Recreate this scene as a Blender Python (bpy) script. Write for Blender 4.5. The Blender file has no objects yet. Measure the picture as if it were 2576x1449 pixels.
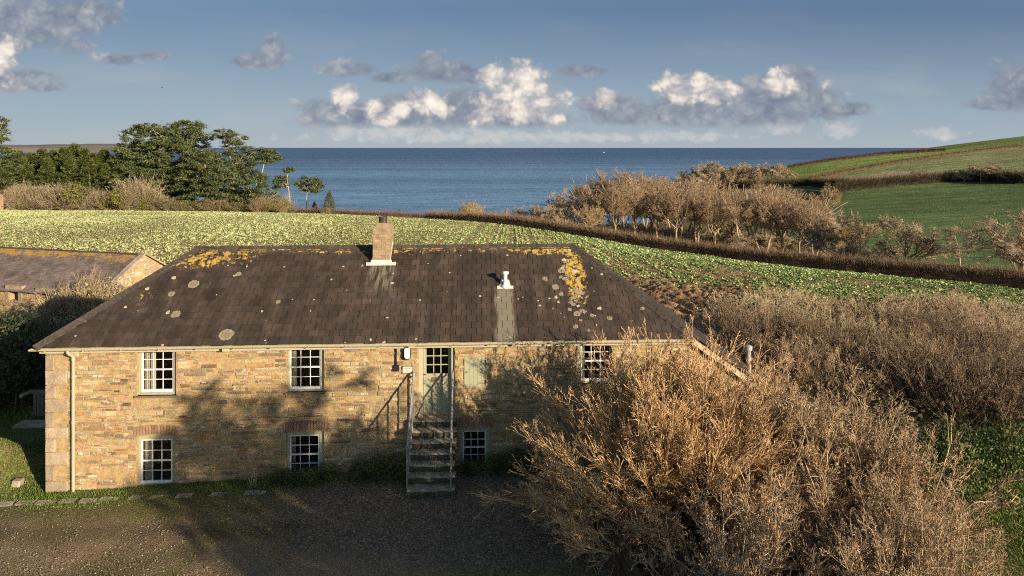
import bpy, math, random
import numpy as np
from mathutils import Vector, Matrix
R = math.radians
RNG = np.random.default_rng(7)
random.seed(7)
scene = bpy.context.scene
COL = scene.collection
# ---------------------------------------------------------------- camera frame
FPX = 1717.33; CX = 1288.0; HY = 371.0; CAMZ = 10.0
def P(px, py, d):
    return Vector(((px - CX) / FPX * d, d, CAMZ - (py - HY) / FPX * d))
def XZ(px, d): return (px - CX) / FPX * d
# ---------------------------------------------------------------- object helpers
def mesh_np(name, V, faces, col=None, smooth=False):
    """V (n,3); faces: list of int arrays (m,k); col (n,3) per-vertex tint"""
    me = bpy.data.meshes.new(name)
    V = np.ascontiguousarray(V, dtype=np.float32)
    me.vertices.add(len(V)); me.vertices.foreach_set('co', V.ravel())
    faces = [np.asarray(f, dtype=np.int32) for f in faces if len(f)]
    tot = sum(f.size for f in faces); nf = sum(len(f) for f in faces)
    me.loops.add(tot); me.polygons.add(nf)
    me.loops.foreach_set('vertex_index', np.concatenate([f.ravel() for f in faces]))
    ls = []; lt = []; s = 0
    for f in faces:
        k = f.shape[1]; ls.append(s + np.arange(len(f)) * k); lt.append(np.full(len(f), k)); s += f.size
    me.polygons.foreach_set('loop_start', np.concatenate(ls).astype(np.int32))
    me.polygons.foreach_set('loop_total', np.concatenate(lt).astype(np.int32))
    me.polygons.foreach_set('use_smooth', np.full(nf, bool(smooth)))
    me.update(calc_edges=True)
    if col is not None:
        a = me.color_attributes.new('tint', 'FLOAT_COLOR', 'POINT')
        c = np.ones((len(V), 4), dtype=np.float32); c[:, :3] = col
        a.data.foreach_set('color', c.ravel())
    me.validate()
    return me
def obj(name, me, mat=None, parent=None, loc=None):
    o = bpy.data.objects.new(name, me); COL.objects.link(o)
    if mat is not None and me is not None:
        if len(me.materials) == 0: me.materials.append(mat)
    if parent is not None: o.parent = parent
    if loc is not None: o.location = loc
    return o
def tag(o, label=None, cat=None, group=None, kind=None):
    if label: o['label'] = label
    if cat: o['category'] = cat
    if group: o['group'] = group
    if kind: o['kind'] = kind
    return o
def empty(name, loc=(0, 0, 0), rz=0, label=None, cat=None, group=None):
    o = bpy.data.objects.new(name, None); COL.objects.link(o)
    o.location = loc; o.rotation_euler = (0, 0, rz); o.empty_display_size = .2
    return tag(o, label, cat, group)
class MB:
    """collects simple shapes into one mesh"""
    def __init__(s): s.V = []; s.F4 = []; s.F3 = []; s.FN = {}; s.C = []; s.n = 0
    def add(s, V, F, c=(1, 1, 1)):
        V = np.asarray(V, float); s.V.append(V); s.C.append(np.tile(c, (len(V), 1)))
        for f in F: s.FN.setdefault(len(f), []).append([i + s.n for i in f])
        s.n += len(V)
    def box(s, x0, x1, y0, y1, z0, z1, c=(1, 1, 1)):
        V = [(x, y, z) for z in (z0, z1) for y in (y0, y1) for x in (x0, x1)]
        s.add(V, [(0, 2, 3, 1), (4, 5, 7, 6), (0, 1, 5, 4), (2, 6, 7, 3), (0, 4, 6, 2), (1, 3, 7, 5)], c)
    def bbox(s, x0, x1, y0, y1, z0, z1, b, c=(1, 1, 1), jit=0.0):
        """box with chamfered front (y0) face edges and jitter"""
        j = lambda: random.uniform(-jit, jit)
        o = [(x0 + j(), y0 + b, z0 + j()), (x1 + j(), y0 + b, z0 + j()), (x1 + j(), y0 + b, z1 + j()), (x0 + j(), y0 + b, z1 + j())]
        i = [(o[0][0] + b, y0, o[0][2] + b), (o[1][0] - b, y0, o[1][2] + b), (o[2][0] - b, y0, o[2][2] - b), (o[3][0] + b, y0, o[3][2] - b)]
        k = [(p[0], y1, p[2]) for p in o]
        s.add(o + i + k, [(4, 5, 6, 7), (0, 1, 5, 4), (1, 2, 6, 5), (2, 3, 7, 6), (3, 0, 4, 7), (1, 0, 8, 9), (2, 1, 9, 10), (3, 2, 10, 11), (0, 3, 11, 8)], c)
    def tube(s, pts, r, k=8, cap=True, c=(1, 1, 1)):
        pts = [Vector(p) for p in pts]; n = len(pts)
        rr = r if isinstance(r, (list, tuple)) else [r] * n
        V = []
        up = None
        for i, p in enumerate(pts):
            t = (pts[min(i + 1, n - 1)] - pts[max(i - 1, 0)]).normalized()
            if up is None: up = t.orthogonal().normalized()
            a = (up - t * up.dot(t)).normalized(); up = a; b = t.cross(a)
            for j in range(k):
                th = 2 * math.pi * j / k
                V.append(p + (a * math.cos(th) + b * math.sin(th)) * rr[i])
        F = []
        for i in range(n - 1):
            for j in range(k):
                F.append((i * k + j, i * k + (j + 1) % k, (i + 1) * k + (j + 1) % k, (i + 1) * k + j))
        if cap: F.append(tuple(range(k))[::-1]); F.append(tuple((n - 1) * k + j for j in range(k)))
        s.add([tuple(v) for v in V], F, c)
    def lathe(s, c0, prof, k=16, c=(1, 1, 1)):
        V = []; F = []
        for (r, z) in prof:
            for j in range(k):
                th = 2 * math.pi * j / k; V.append((c0[0] + r * math.cos(th), c0[1] + r * math.sin(th), c0[2] + z))
        for i in range(len(prof) - 1):
            for j in range(k): F.append((i * k + j, i * k + (j + 1) % k, (i + 1) * k + (j + 1) % k, (i + 1) * k + j))
        F.append(tuple(range(k))[::-1]); F.append(tuple((len(prof) - 1) * k + j for j in range(k)))
        s.add(V, F, c)
    def prism(s, poly, y0, y1, c=(1, 1, 1)):
        """poly of (x,z) counter-clockwise seen from -y"""
        n = len(poly)
        V = [(x, y0, z) for x, z in poly] + [(x, y1, z) for x, z in poly]
        F = [tuple(range(n)), tuple(range(2 * n - 1, n - 1, -1))]
        for i in range(n): F.append((i, i + n, (i + 1) % n + n, (i + 1) % n))
        s.add(V, F, c)
    def build(s, name, mat, parent=None, smooth=False, loc=None):
        me = mesh_np(name, np.concatenate(s.V), [np.array(f) for f in s.FN.values()], np.concatenate(s.C), smooth)
        return obj(name, me, mat, parent, loc)
# ---------------------------------------------------------------- node helpers
class NT:
    def __init__(s, tree): s.t = tree; s.n = tree.nodes; s.l = tree.links
    def add(s, typ, ins=None, **props):
        nd = s.n.new(typ)
        for k, v in props.items(): setattr(nd, k, v)
        for k, v in (ins or {}).items(): s.set(nd.inputs[k], v)
        return nd
    def set(s, sock, v):
        if isinstance(v, bpy.types.NodeSocket): s.l.new(v, sock)
        elif v is not None:
            if isinstance(v, (tuple, list)) and len(v) == 3 and sock.type == 'RGBA': v = (*v, 1)
            sock.default_value = v
    def math(s, op, a, b=0.0, c=None, clamp=False):
        nd = s.n.new('ShaderNodeMath'); nd.operation = op; nd.use_clamp = clamp
        s.set(nd.inputs[0], a); s.set(nd.inputs[1], b)
        if c is not None: s.set(nd.inputs[2], c)
        return nd.outputs[0]
    def vmath(s, op, a, b=(0, 0, 0)):
        nd = s.n.new('ShaderNodeVectorMath'); nd.operation = op; s.set(nd.inputs[0], a); s.set(nd.inputs[1], b)
        return nd.outputs['Value'] if op in ('LENGTH', 'DISTANCE', 'DOT_PRODUCT') else nd.outputs[0]
    def noise(s, vec, scale, detail=4, rough=.55, dist=0.0, out=0):
        nd = s.add('ShaderNodeTexNoise', {'Vector': vec, 'Scale': scale, 'Detail': detail, 'Roughness': rough, 'Distortion': dist})
        return nd.outputs[out]
    def voro(s, vec, scale, feature='F1', out='Distance', rnd=1.0):
        nd = s.add('ShaderNodeTexVoronoi', {'Vector': vec, 'Scale': scale, 'Randomness': rnd}, feature=feature)
        return nd.outputs[out]
    def ramp(s, fac, stops, mode='LINEAR'):
        nd = s.n.new('ShaderNodeValToRGB'); s.set(nd.inputs[0], fac); cr = nd.color_ramp; cr.interpolation = mode
        while len(cr.elements) < len(stops): cr.elements.new(.5)
        for e, (p, c) in zip(cr.elements, stops):
            e.position = p; e.color = (c, c, c, 1) if isinstance(c, (int, float)) else (*c, 1)
        return nd.outputs[0]
    def mix(s, fac, a, b, mode='MIX'):
        nd = s.n.new('ShaderNodeMix'); nd.data_type = 'RGBA'; nd.blend_type = mode
        s.set(nd.inputs[0], fac); s.set(nd.inputs[6], a); s.set(nd.inputs[7], b)
        return nd.outputs[2]
    def sstep(s, v, a, b, to0=0.0, to1=1.0):
        nd = s.add('ShaderNodeMapRange', {'Value': v, 'From Min': a, 'From Max': b, 'To Min': to0, 'To Max': to1}, interpolation_type='SMOOTHSTEP')
        return nd.outputs[0]
    def obco(s): return s.add('ShaderNodeTexCoord').outputs['Object']
    def pos(s): return s.add('ShaderNodeNewGeometry').outputs['Position']
    def tint(s): return s.add('ShaderNodeAttribute', attribute_name='tint').outputs['Color']
    def scale(s, v, sc): return s.vmath('MULTIPLY', v, sc)
    def sep(s, v): return s.add('ShaderNodeSeparateXYZ', {0: v}).outputs
    def bump(s, h, strength=.5, dist=.02, n=None):
        return s.add('ShaderNodeBump', {'Height': h, 'Strength': strength, 'Distance': dist, 'Normal': n}).outputs[0]
def mat(name, fn, rough=.85, spec=.3):
    m = bpy.data.materials.new(name); m.use_nodes = True
    t = NT(m.node_tree); b = m.node_tree.nodes['Principled BSDF']
    b.inputs['Roughness'].default_value = rough; b.inputs['Specular IOR Level'].default_value = spec
    r = fn(t, b)
    if r is not None: t.set(b.inputs['Base Color'], r)
    return m
def plain(name, c, rough=.6, var=.12, spec=.3, metal=0.0, nscale=14.0):
    def fn(t, b):
        b.inputs['Metallic'].default_value = metal
        n = t.noise(t.obco(), nscale, 5)
        f = t.ramp(n, [(.3, 1 - var), (.7, 1 + var)])
        t.set(b.inputs['Normal'], t.bump(n, .15, .01))
        return t.mix(1.0, (*c, 1), f, 'MULTIPLY')
    return mat(name, fn, rough, spec)
def leafmat(name, rough=.55, sub=0.0, trans=.25):
    def fn(t, b):
        c = t.tint()
        n = t.noise(t.obco(), 3.0, 2)
        return t.mix(1.0, c, t.ramp(n, [(.3, .8), (.7, 1.2)]), 'MULTIPLY')
    m = mat(name, fn, rough, .25)
    if trans:
        t = NT(m.node_tree); b = m.node_tree.nodes['Principled BSDF']; out = m.node_tree.nodes['Material Output']
        tr = t.add('ShaderNodeBsdfTranslucent', {'Color': t.tint()})
        mx = t.add('ShaderNodeMixShader', {0: trans, 1: b.outputs[0], 2: tr.outputs[0]})
        t.l.new(mx.outputs[0], out.inputs[0])
    return m
# ---------------------------------------------------------------- terrain
CP = np.array([
 (-13,19,9.6),(-8,19,9.38),(-2,19,9.12),(-2,16,9.12),(-2,13,9.2),(-10,14,9.6),(5,19,9.05),(8,14,9.2),(14,12,9.35),(15,22,9.4),(-13,26,9.9),(-25,30,10.2),
 (-22,38,10.2),(-25,19,9.9),(-20,10,10),(0,5,9.6),(20,0,9.7),(-20,-20,10),(20,-20,10),(0,27,9.0),(-10,28,9.4),(-60,30,9.5),(-60,-30,10),(60,-40,11),
 (0,40,8.6),(0,60,8.95),(0,85,10.7),(0,108,12.4),(-13.2,115,12.5),(-42,105,10.0),(-75,100,9.26),(-35,55,8.1),(-24,49,8.3),(-45,60,8.0),(-60,75,8.2),(-66,88,8.6),
 (20.4,93.5,14.1),(37,82.8,14.9),(54,72,15.0),(12,40,9.3),(36,48,12.3),(60,50,14.6),(9.4,39,8.8),(20,30,10.2),(30,35,11.5),(25,45,10.7),(25,60,11.4),(40,60,12.8),
 (0,150,19.5),(10,180,21.8),(30,190,23.2),(50,215,25.5),(25,225,26),(20,150,21.5),(50,130,22),(62,100,19),(90,90,20),(85,160,25),(110,150,25.5),(60,190,26),(40,180,24.5),
 (225,300,14.7),(98,350,20.2),(160,325,17.0),(170,230,20.5),(120,230,23.5),(338,450,-.5),(190,450,11.3),(265,450,2.6),(227,450,6.2),(150,400,19),(100,420,24),(70,380,28),
 (200,640,30),(300,680,20),(480,700,-5),(120,560,44),(40,440,44),
 (-10,200,28),(-20,300,44),(40,260,29.5),(60,320,36),(-60,150,16),(-100,200,30),(-100,300,44),(-75,115,10.8),(-120,100,9),(-150,150,13),(-200,250,40),(-300,100,20),(-300,-50,12),
 (250,210,8),(330,100,-16),(300,160,-6),(260,40,5),(420,20,-20),(450,250,-20),(120,20,15),(150,-80,12),(150,80,19),(200,140,19),  # high points form an unseen hill at right, added to shade the valley pasture
 (330,60,-12),(0,-150,10),
],float)
def tps_fit(P_, z, lam=.5):
    S = 50.0; X = P_ / S
    d2 = ((X[:, None] - X[None]) ** 2).sum(-1); K = np.where(d2 > 0, d2 * np.log(np.maximum(d2, 1e-12)) / 2, 0)
    n = len(X); A = np.zeros((n + 3, n + 3)); A[:n, :n] = K + np.eye(n) * lam * 1e-3
    Q = np.c_[np.ones(n), X]; A[:n, n:] = Q; A[n:, :n] = Q.T
    w = np.linalg.solve(A, np.r_[z, 0, 0, 0]); return X, w, S
_TX, _TW, _TS = tps_fit(CP[:, :2], CP[:, 2])
def HH(x, d):
    """height below the camera"""
    x = np.atleast_1d(np.asarray(x, float)); d = np.atleast_1d(np.asarray(d, float))
    sh = x.shape; q = np.c_[x.ravel(), d.ravel()] / _TS; out = np.empty(len(q))
    for i in range(0, len(q), 20000):
        qq = q[i:i + 20000]
        d2 = ((qq[:, None] - _TX[None]) ** 2).sum(-1); K = np.where(d2 > 0, d2 * np.log(np.maximum(d2, 1e-12)) / 2, 0)
        out[i:i + 20000] = K @ _TW[:-3] + _TW[-3] + qq @ _TW[-2:]
    return out.reshape(sh)
def GZ(x, d):
    h = HH(x, d)
    r = CAMZ - np.minimum(h, 48)
    return r if r.size > 1 else float(r.ravel()[0])
def G(x, d): return Vector((x, d, GZ(x, d)))
def sheet(name, xs, ys, m, dz=0.0, fn=None, colfn=None, mask=None, **kw):
    XX, YY = np.meshgrid(xs, ys); Z = GZ(XX, YY) + dz
    if fn is not None: Z = Z + fn(XX, YY)
    V = np.c_[XX.ravel(), YY.ravel(), Z.ravel()]; nx = len(xs)
    i, j = np.meshgrid(np.arange(nx - 1), np.arange(len(ys) - 1)); a = (j * nx + i).ravel()
    F = np.c_[a, a + 1, a + nx + 1, a + nx]
    if mask is not None:
        F = F[mask(XX.ravel()[a], YY.ravel()[a])]
    c = colfn(V[:, 0], V[:, 1]) if colfn else None
    return obj(name, mesh_np(name, V, [F], c, True), m)
def vnoise(x, y, seed=0, sc=1.0):
    """cheap smooth value noise"""
    x = np.asarray(x) * sc + 1000; y = np.asarray(y) * sc + 1000
    xi = np.floor(x).astype(np.int64); yi = np.floor(y).astype(np.int64); fx = x - xi; fy = y - yi
    fx = fx * fx * (3 - 2 * fx); fy = fy * fy * (3 - 2 * fy)
    def h(a, b):
        n = (a * 374761393 + b * 668265263 + seed * 974634777) & 0x7fffffff
        n = (n ^ (n >> 13)) * 1274126177 & 0x7fffffff
        return ((n ^ (n >> 16)) & 0xffff) / 65535.0
    return (h(xi, yi) * (1 - fx) + h(xi + 1, yi) * fx) * (1 - fy) + (h(xi, yi + 1) * (1 - fx) + h(xi + 1, yi + 1) * fx) * fy
# ---------------------------------------------------------------- branches
def unit(v): return v / np.maximum(np.linalg.norm(v, axis=-1, keepdims=True), 1e-9)
def grow(rng, p, d, L, r, S, wander=.15, trop=0.1, taper=.4, tv=(0, 0, 1)):
    N = len(p); pts = np.empty((N, S, 3)); ds = np.empty((N, S, 3)); rs = np.empty((N, S))
    step = (L / (S - 1))[:, None]; cur = p.copy(); dr = unit(d)
    for i in range(S):
        pts[:, i] = cur; ds[:, i] = dr; rs[:, i] = r * (1 - (1 - taper) * i / (S - 1))
        dr = unit(dr + rng.normal(0, wander, (N, 3)) + np.array(tv) * trop); cur = cur + dr * step
    return pts, ds, rs
def spawn(rng, lev, n, t0, t1, ang, angs, lr, rr, Lp, taperlen=.45):
    pts, ds, rs = lev; N, S, _ = pts.shape
    t = rng.uniform(t0, t1, (N, n)); f = t * (S - 1); i = np.minimum(f.astype(int), S - 2); f = f - i
    idx = np.arange(N)[:, None]
    p = pts[idx, i] * (1 - f)[..., None] + pts[idx, i + 1] * f[..., None]
    d = ds[idx, i]; r = rs[idx, i] * rr
    a = rng.normal(ang, angs, (N, n))
    rnd = rng.normal(0, 1, (N, n, 3)); perp = unit(rnd - (rnd * d).sum(-1, keepdims=True) * d)
    nd = d * np.cos(a)[..., None] + perp * np.sin(a)[..., None]
    L = Lp[:, None] * lr * (1 - taperlen * t) * rng.uniform(.6, 1.15, (N, n))
    return p.reshape(-1, 3), nd.reshape(-1, 3), L.ravel(), r.ravel()
def tubes(lev, k, cols, rng, cvar=.2, minr=0.0):
    pts, ds, rs = lev; N, S, _ = pts.shape; rs = np.maximum(rs, minr)
    ref = unit(np.cross(ds[:, 0], rng.normal(0, 1, (N, 3))))
    V = np.empty((N, S, k, 3))
    for i in range(S):
        a = unit(ref - (ref * ds[:, i]).sum(-1, keepdims=True) * ds[:, i]); b = np.cross(ds[:, i], a)
        for j in range(k):
            th = 2 * math.pi * j / k
            V[:, i, j] = pts[:, i] + (a * math.cos(th) + b * math.sin(th)) * rs[:, i, None]
    base = (np.arange(N) * S * k)[:, None, None]; ii = (np.arange(S - 1) * k)[None, :, None]; jj = np.arange(k)[None, None, :]
    a = base + ii + jj; b = base + ii + (jj + 1) % k
    F = np.stack([a, b, b + k, a + k], -1).reshape(-1, 4)
    cols = np.asarray(cols, float).reshape(-1, 3)
    c = cols[rng.integers(0, len(cols), N)] * rng.uniform(1 - cvar, 1 + cvar, (N, 1))
    C = np.repeat(c, S * k, axis=0)
    return V.reshape(-1, 3), F, C
def merge(parts):
    V = []; F = []; C = []; n = 0
    for v, f, c in parts:
        V.append(v); C.append(c); F.append(f + n); n += len(v)
    return np.concatenate(V), F, np.concatenate(C)
def mkmesh(name, parts):
    V, F, C = merge(parts)
    F4 = [f for f in F if f.shape[1] == 4]; F3 = [f for f in F if f.shape[1] == 3]
    fs = []
    if F4: fs.append(np.concatenate(F4))
    if F3: fs.append(np.concatenate(F3))
    return mesh_np(name, V, fs, C)
def cards(rng, ctr, size, cols, up=0.0, aspect=.55, cvar=.25, droop=None, cidx=None):
    """leaf-sized rhombs at ctr (N,3), random directions (biased by droop vector)"""
    N = len(ctr); size = np.broadcast_to(size, (N,)) * rng.uniform(.6, 1.3, N)
    a = rng.normal(0, 1, (N, 3))
    if droop is not None: a = a + droop
    a = unit(a); b = rng.normal(0, 1, (N, 3)); b = unit(b - (b * a).sum(-1, keepdims=True) * a)
    if up:  # flatten so that faces look up
        b[:, 2] *= (1 - up); a[:, 2] *= (1 - up); a = unit(a); b = unit(b - (b * a).sum(-1, keepdims=True) * a)
    A = a * size[:, None] * .5; B = b * size[:, None] * .5 * aspect
    V = np.stack([ctr - A, ctr + B, ctr + A, ctr - B], 1).reshape(-1, 3)
    F = np.arange(N * 4).reshape(-1, 4)
    cols = np.asarray(cols, float).reshape(-1, 3)
    if cidx is None: cidx = rng.integers(0, len(cols), N)
    c = cols[cidx] * rng.uniform(1 - cvar, 1 + cvar, (N, 1))
    return V, F, np.repeat(c, 4, axis=0)
def spikes(rng, p, d, L, r, cols, cvar=.25, bend=.15):
    """thin two-segment twigs, 3 sided"""
    lev = grow(rng, p, d, L, r, 3, bend, .03, .25)
    return tubes(lev, 3, cols, rng, cvar)
# ---------------------------------------------------------------- materials
def bark_fn(t, b):
    c = t.tint(); n = t.noise(t.obco(), 9.0, 3)
    return t.mix(1.0, c, t.ramp(n, [(.3, .75), (.7, 1.25)]), 'MULTIPLY')
M_TWIG = mat('twig bark', bark_fn, .8, .2)
M_LEAF = leafmat('leaf', .6, trans=.15)
M_NEEDLE = leafmat('needles', .65, trans=.08)
M_KALE = leafmat('kale leaf', .5, trans=.2)
M_GRASS = leafmat('grass blade', .6, trans=.2)
def stone_fn(t, b):
    o = t.obco(); c = t.tint()
    n1 = t.noise(o, 5.0, 6, .65); n2 = t.noise(o, 30.0, 4, .6)
    c = t.mix(1.0, c, t.ramp(n1, [(.25, .62), (.5, 1.0), (.75, 1.3)]), 'MULTIPLY')
    c = t.mix(1.0, c, t.ramp(n2, [(.3, .8), (.7, 1.2)]), 'MULTIPLY')
    # grey-brown weathering patches and cream lichen
    w = t.sstep(t.noise(t.scale(o, (1, 1, 1.6)), .8, 6, .65), .47, .66)
    c = t.mix(t.math('MULTIPLY', w, .62), c, (.19, .13, .075))
    w2 = t.sstep(t.noise(t.scale(o, (1, 1, 2.2)), 2.1, 5, .6), .57, .68); c = t.mix(t.math('MULTIPLY', w2, .3), c, (.36, .2, .07))
    lz = t.scale(o, (1, 1, 1.7))
    sp = t.math('SUBTRACT', t.noise(lz, 7.0, 3), t.math('MULTIPLY', t.voro(lz, 2.6), .6))
    sp = t.sstep(sp, .37, .42)
    sp = t.math('MULTIPLY', sp, t.sstep(t.noise(o, 40.0, 3), .35, .5))
    c = t.mix(t.math('MULTIPLY', sp, .8), c, (.66, .6, .5))
    bl = t.sstep(t.noise(t.scale(o, (1, 1, 1.5)), 2.3, 7, .72), .56, .66); c = t.mix(t.math('MULTIPLY', bl, .45), c, (.52, .41, .25))
    t.set(b.inputs['Normal'], t.bump(t.math('ADD', n1, t.math('MULTIPLY', n2, .6)), 1.0, .035))
    return c
M_STONE = mat('rubble stone', stone_fn, .92, .2)
def mortar_fn(t, b):
    o = t.obco(); n = t.noise(o, 6.0, 6, .65); f = t.noise(o, 45.0, 3)
    v = t.voro(t.scale(o, (1, 1, 2.6)), 7.0, 'F1', 'Color')
    c = t.ramp(n, [(.25, (.28, .19, .095)), (.5, (.46, .335, .18)), (.75, (.6, .47, .28))])
    c = t.mix(.25, c, t.mix(1.0, c, v, 'MULTIPLY'))
    t.set(b.inputs['Normal'], t.bump(t.math('ADD', n, f), .8, .02))
    return c
M_MORTAR = mat('lime mortar', mortar_fn, .95, .15)
def granite_fn(t, b):
    o = t.obco(); n = t.noise(o, 4.0, 5); f = t.noise(o, 70.0, 3, .7)
    c = t.ramp(f, [(.3, (.2, .15, .11)), (.5, (.4, .33, .25)), (.72, (.56, .49, .4))])
    c = t.mix(1.0, c, t.ramp(n, [(.3, .75), (.7, 1.2)]), 'MULTIPLY'); c = t.mix(1.0, c, t.tint(), 'MULTIPLY')
    t.set(b.inputs['Normal'], t.bump(t.math('ADD', n, t.math('MULTIPLY', f, .5)), .8, .03))
    return c
M_GRANITE = mat('granite', granite_fn, .9, .25)
def stepstone_fn(t, b):
    o = t.obco(); n = t.noise(o, 6.0, 6, .65); f = t.noise(o, 50.0, 3)
    c = t.ramp(n, [(.3, (.2, .17, .11)), (.5, (.42, .37, .28)), (.66, (.72, .67, .57))])
    m = t.sstep(t.noise(o, 3.0, 5, .7), .5, .62)
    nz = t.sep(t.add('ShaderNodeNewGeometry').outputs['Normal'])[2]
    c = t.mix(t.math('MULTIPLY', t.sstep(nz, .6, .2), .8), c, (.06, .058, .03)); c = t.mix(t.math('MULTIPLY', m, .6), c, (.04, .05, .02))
    t.set(b.inputs['Normal'], t.bump(t.math('ADD', n, f), 1.0, .04))
    return c
M_STEP = mat('mossy granite', stepstone_fn, .95, .15)
M_SAGE = plain('sage green paint', (.36, .37, .26), .5, .06)
M_CREAM = plain('cream paint', (.46, .42, .31), .5, .08)
M_GUTTER = plain('pale green gutter plastic', (.39, .385, .28), .45, .08)
M_WHITE = plain('white sash paint', (.8, .78, .76), .45, .05)
M_LEAD = plain('white weathered lead', (.62, .59, .55), .6, .2, nscale=9)
M_BLACK = plain('black plastic', (.02, .02, .02), .5, .1)
M_CURTAIN = plain('cream curtain', (.55, .5, .42), .9, .1)
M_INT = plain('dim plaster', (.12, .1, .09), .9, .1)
M_IRON = plain('galvanised rail', (.34, .34, .34), .45, .25, metal=.3, nscale=20)
M_OPAL = plain('opal white diffuser', (.85, .83, .8), .3, .03)
M_WOOD = plain('dark weathered timber', (.07, .05, .035), .9, .35, nscale=8)
M_GREYWOOD = plain('grey timber', (.16, .15, .12), .9, .3, nscale=10)
M_STEEL = plain('galvanised flue', (.6, .6, .6), .4, .12, metal=.4)
def glass_mat():
    m = bpy.data.materials.new('window glass'); m.use_nodes = True; t = NT(m.node_tree)
    for n in list(m.node_tree.nodes): m.node_tree.nodes.remove(n)
    out = t.add('ShaderNodeOutputMaterial'); tr = t.add('ShaderNodeBsdfTransparent', {'Color': (.8, .82, .82)})
    gl = t.add('ShaderNodeBsdfGlossy', {'Roughness': .03, 'Color': (.9, .9, .95)})
    lw_ = t.add('ShaderNodeLayerWeight', {'Blend': .5}); fr_ = t.math('ADD', .05, t.math('MULTIPLY', t.math('POWER', lw_.outputs['Facing'], 4.0), .8))
    t.set(gl.inputs['Normal'], t.bump(t.noise(t.obco(), 2.5, 2), .1, .05))
    mx = t.add('ShaderNodeMixShader', {0: fr_, 1: tr.outputs[0], 2: gl.outputs[0]})
    t.l.new(mx.outputs[0], out.inputs[0]); return m
M_GLASS = glass_mat()
def brick_fn(t, b):
    o = t.obco(); n = t.noise(o, 7.0, 5, .6); f = t.noise(o, 60.0, 3)
    c = t.mix(1.0, t.tint(), t.ramp(n, [(.3, .7), (.7, 1.25)]), 'MULTIPLY')
    t.set(b.inputs['Normal'], t.bump(t.math('ADD', n, f), .6, .015)); return c
M_BRICK = mat('old brick', brick_fn, .9, .2)

# ================================================================ THE STONE HOUSE
TH = R(2.9); L = 18.16; HP = Vector((-12.95, 19.0, 0))
U = Vector((math.cos(TH), math.sin(TH), 0)); NV = Vector((-math.sin(TH), math.cos(TH), 0))
def toL(w):
    q = w - HP; return Vector((q.dot(U), q.dot(NV), q.z))
def FL(px, py, yoff=0.0):
    """local (x,z) on the plane y=yoff of the house frame for a sight line"""
    D = Vector(((px - CX) / FPX, 1, -(py - HY) / FPX)); O = Vector((0, 0, CAMZ))
    t = (HP + NV * yoff - O).dot(NV) / D.dot(NV); q = toL(O + D * t); return q.x, q.z
EZ = 4.5; RZ = 6.74; W = 6.0; SL = (RZ - EZ) / 3.2     # roof slope from the eave line at y=-.2
def RF(px, py):
    """local point on the front roof plane"""
    O = Vector((0, 0, CAMZ)); D = Vector(((px - CX) / FPX, 1, -(py - HY) / FPX))
    o = toL(O); d = Vector((D.dot(U), D.dot(NV), D.z))
    # z = EZ + SL*(y+.2)
    t = (EZ + SL * (o.y + .2) - o.z) / (d.z - SL * d.y); return o + d * t
xl, _ = FL(497, 625, 3.0); xr, _ = FL(1440, 625, 3.0)
house = empty('stone_barn_house', HP, TH, 'long two storey rubble stone barn house with brown slate hipped roof and white sash windows', 'house')
def gl(x): # ground height at local x on the facade line
    w = HP + U * x; return GZ(w.x, w.y)
# openings (outer rect in photo px, sash rect)
WIN = [('u1', (345, 443, 866, 994), (357, 438, 876, 985)), ('u2', (722, 815, 862, 985), (729, 808, 869, 978)), ('u3', (1453, 1541, 855, 964), (1461, 1536, 858, 957)),
       ('l1', (345, 440, 1097, 1222), (355, 434, 1105, 1214)), ('l2', (720, 815, 1086, 1202), (729, 804, 1094, 1194)), ('l3', (1157, 1235, 1074, 1182), (1164, 1223, 1083, 1169))]
def rect(r, y=0.0):
    x0, z1 = FL(r[0], r[2], y); x1, z0 = FL(r[1], r[3], y); return x0, x1, z0, z1
ops = []
for nm, o, s in WIN:
    x0, x1, z0, z1 = rect(o)
    if nm[0] == 'u': z1 = 4.37
    ops.append((x0, x1, z0, z1))
dx0, dx1, dz0, dz1 = rect((1053, 1144, 862, 1046)); dz1 = 4.37; ops.append((dx0, dx1, dz0, dz1))
hx0, hx1, hz0, hz1 = rect((1168, 1223, 897, 973)); ops.append((hx0, hx1, hz0, hz1))
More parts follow.
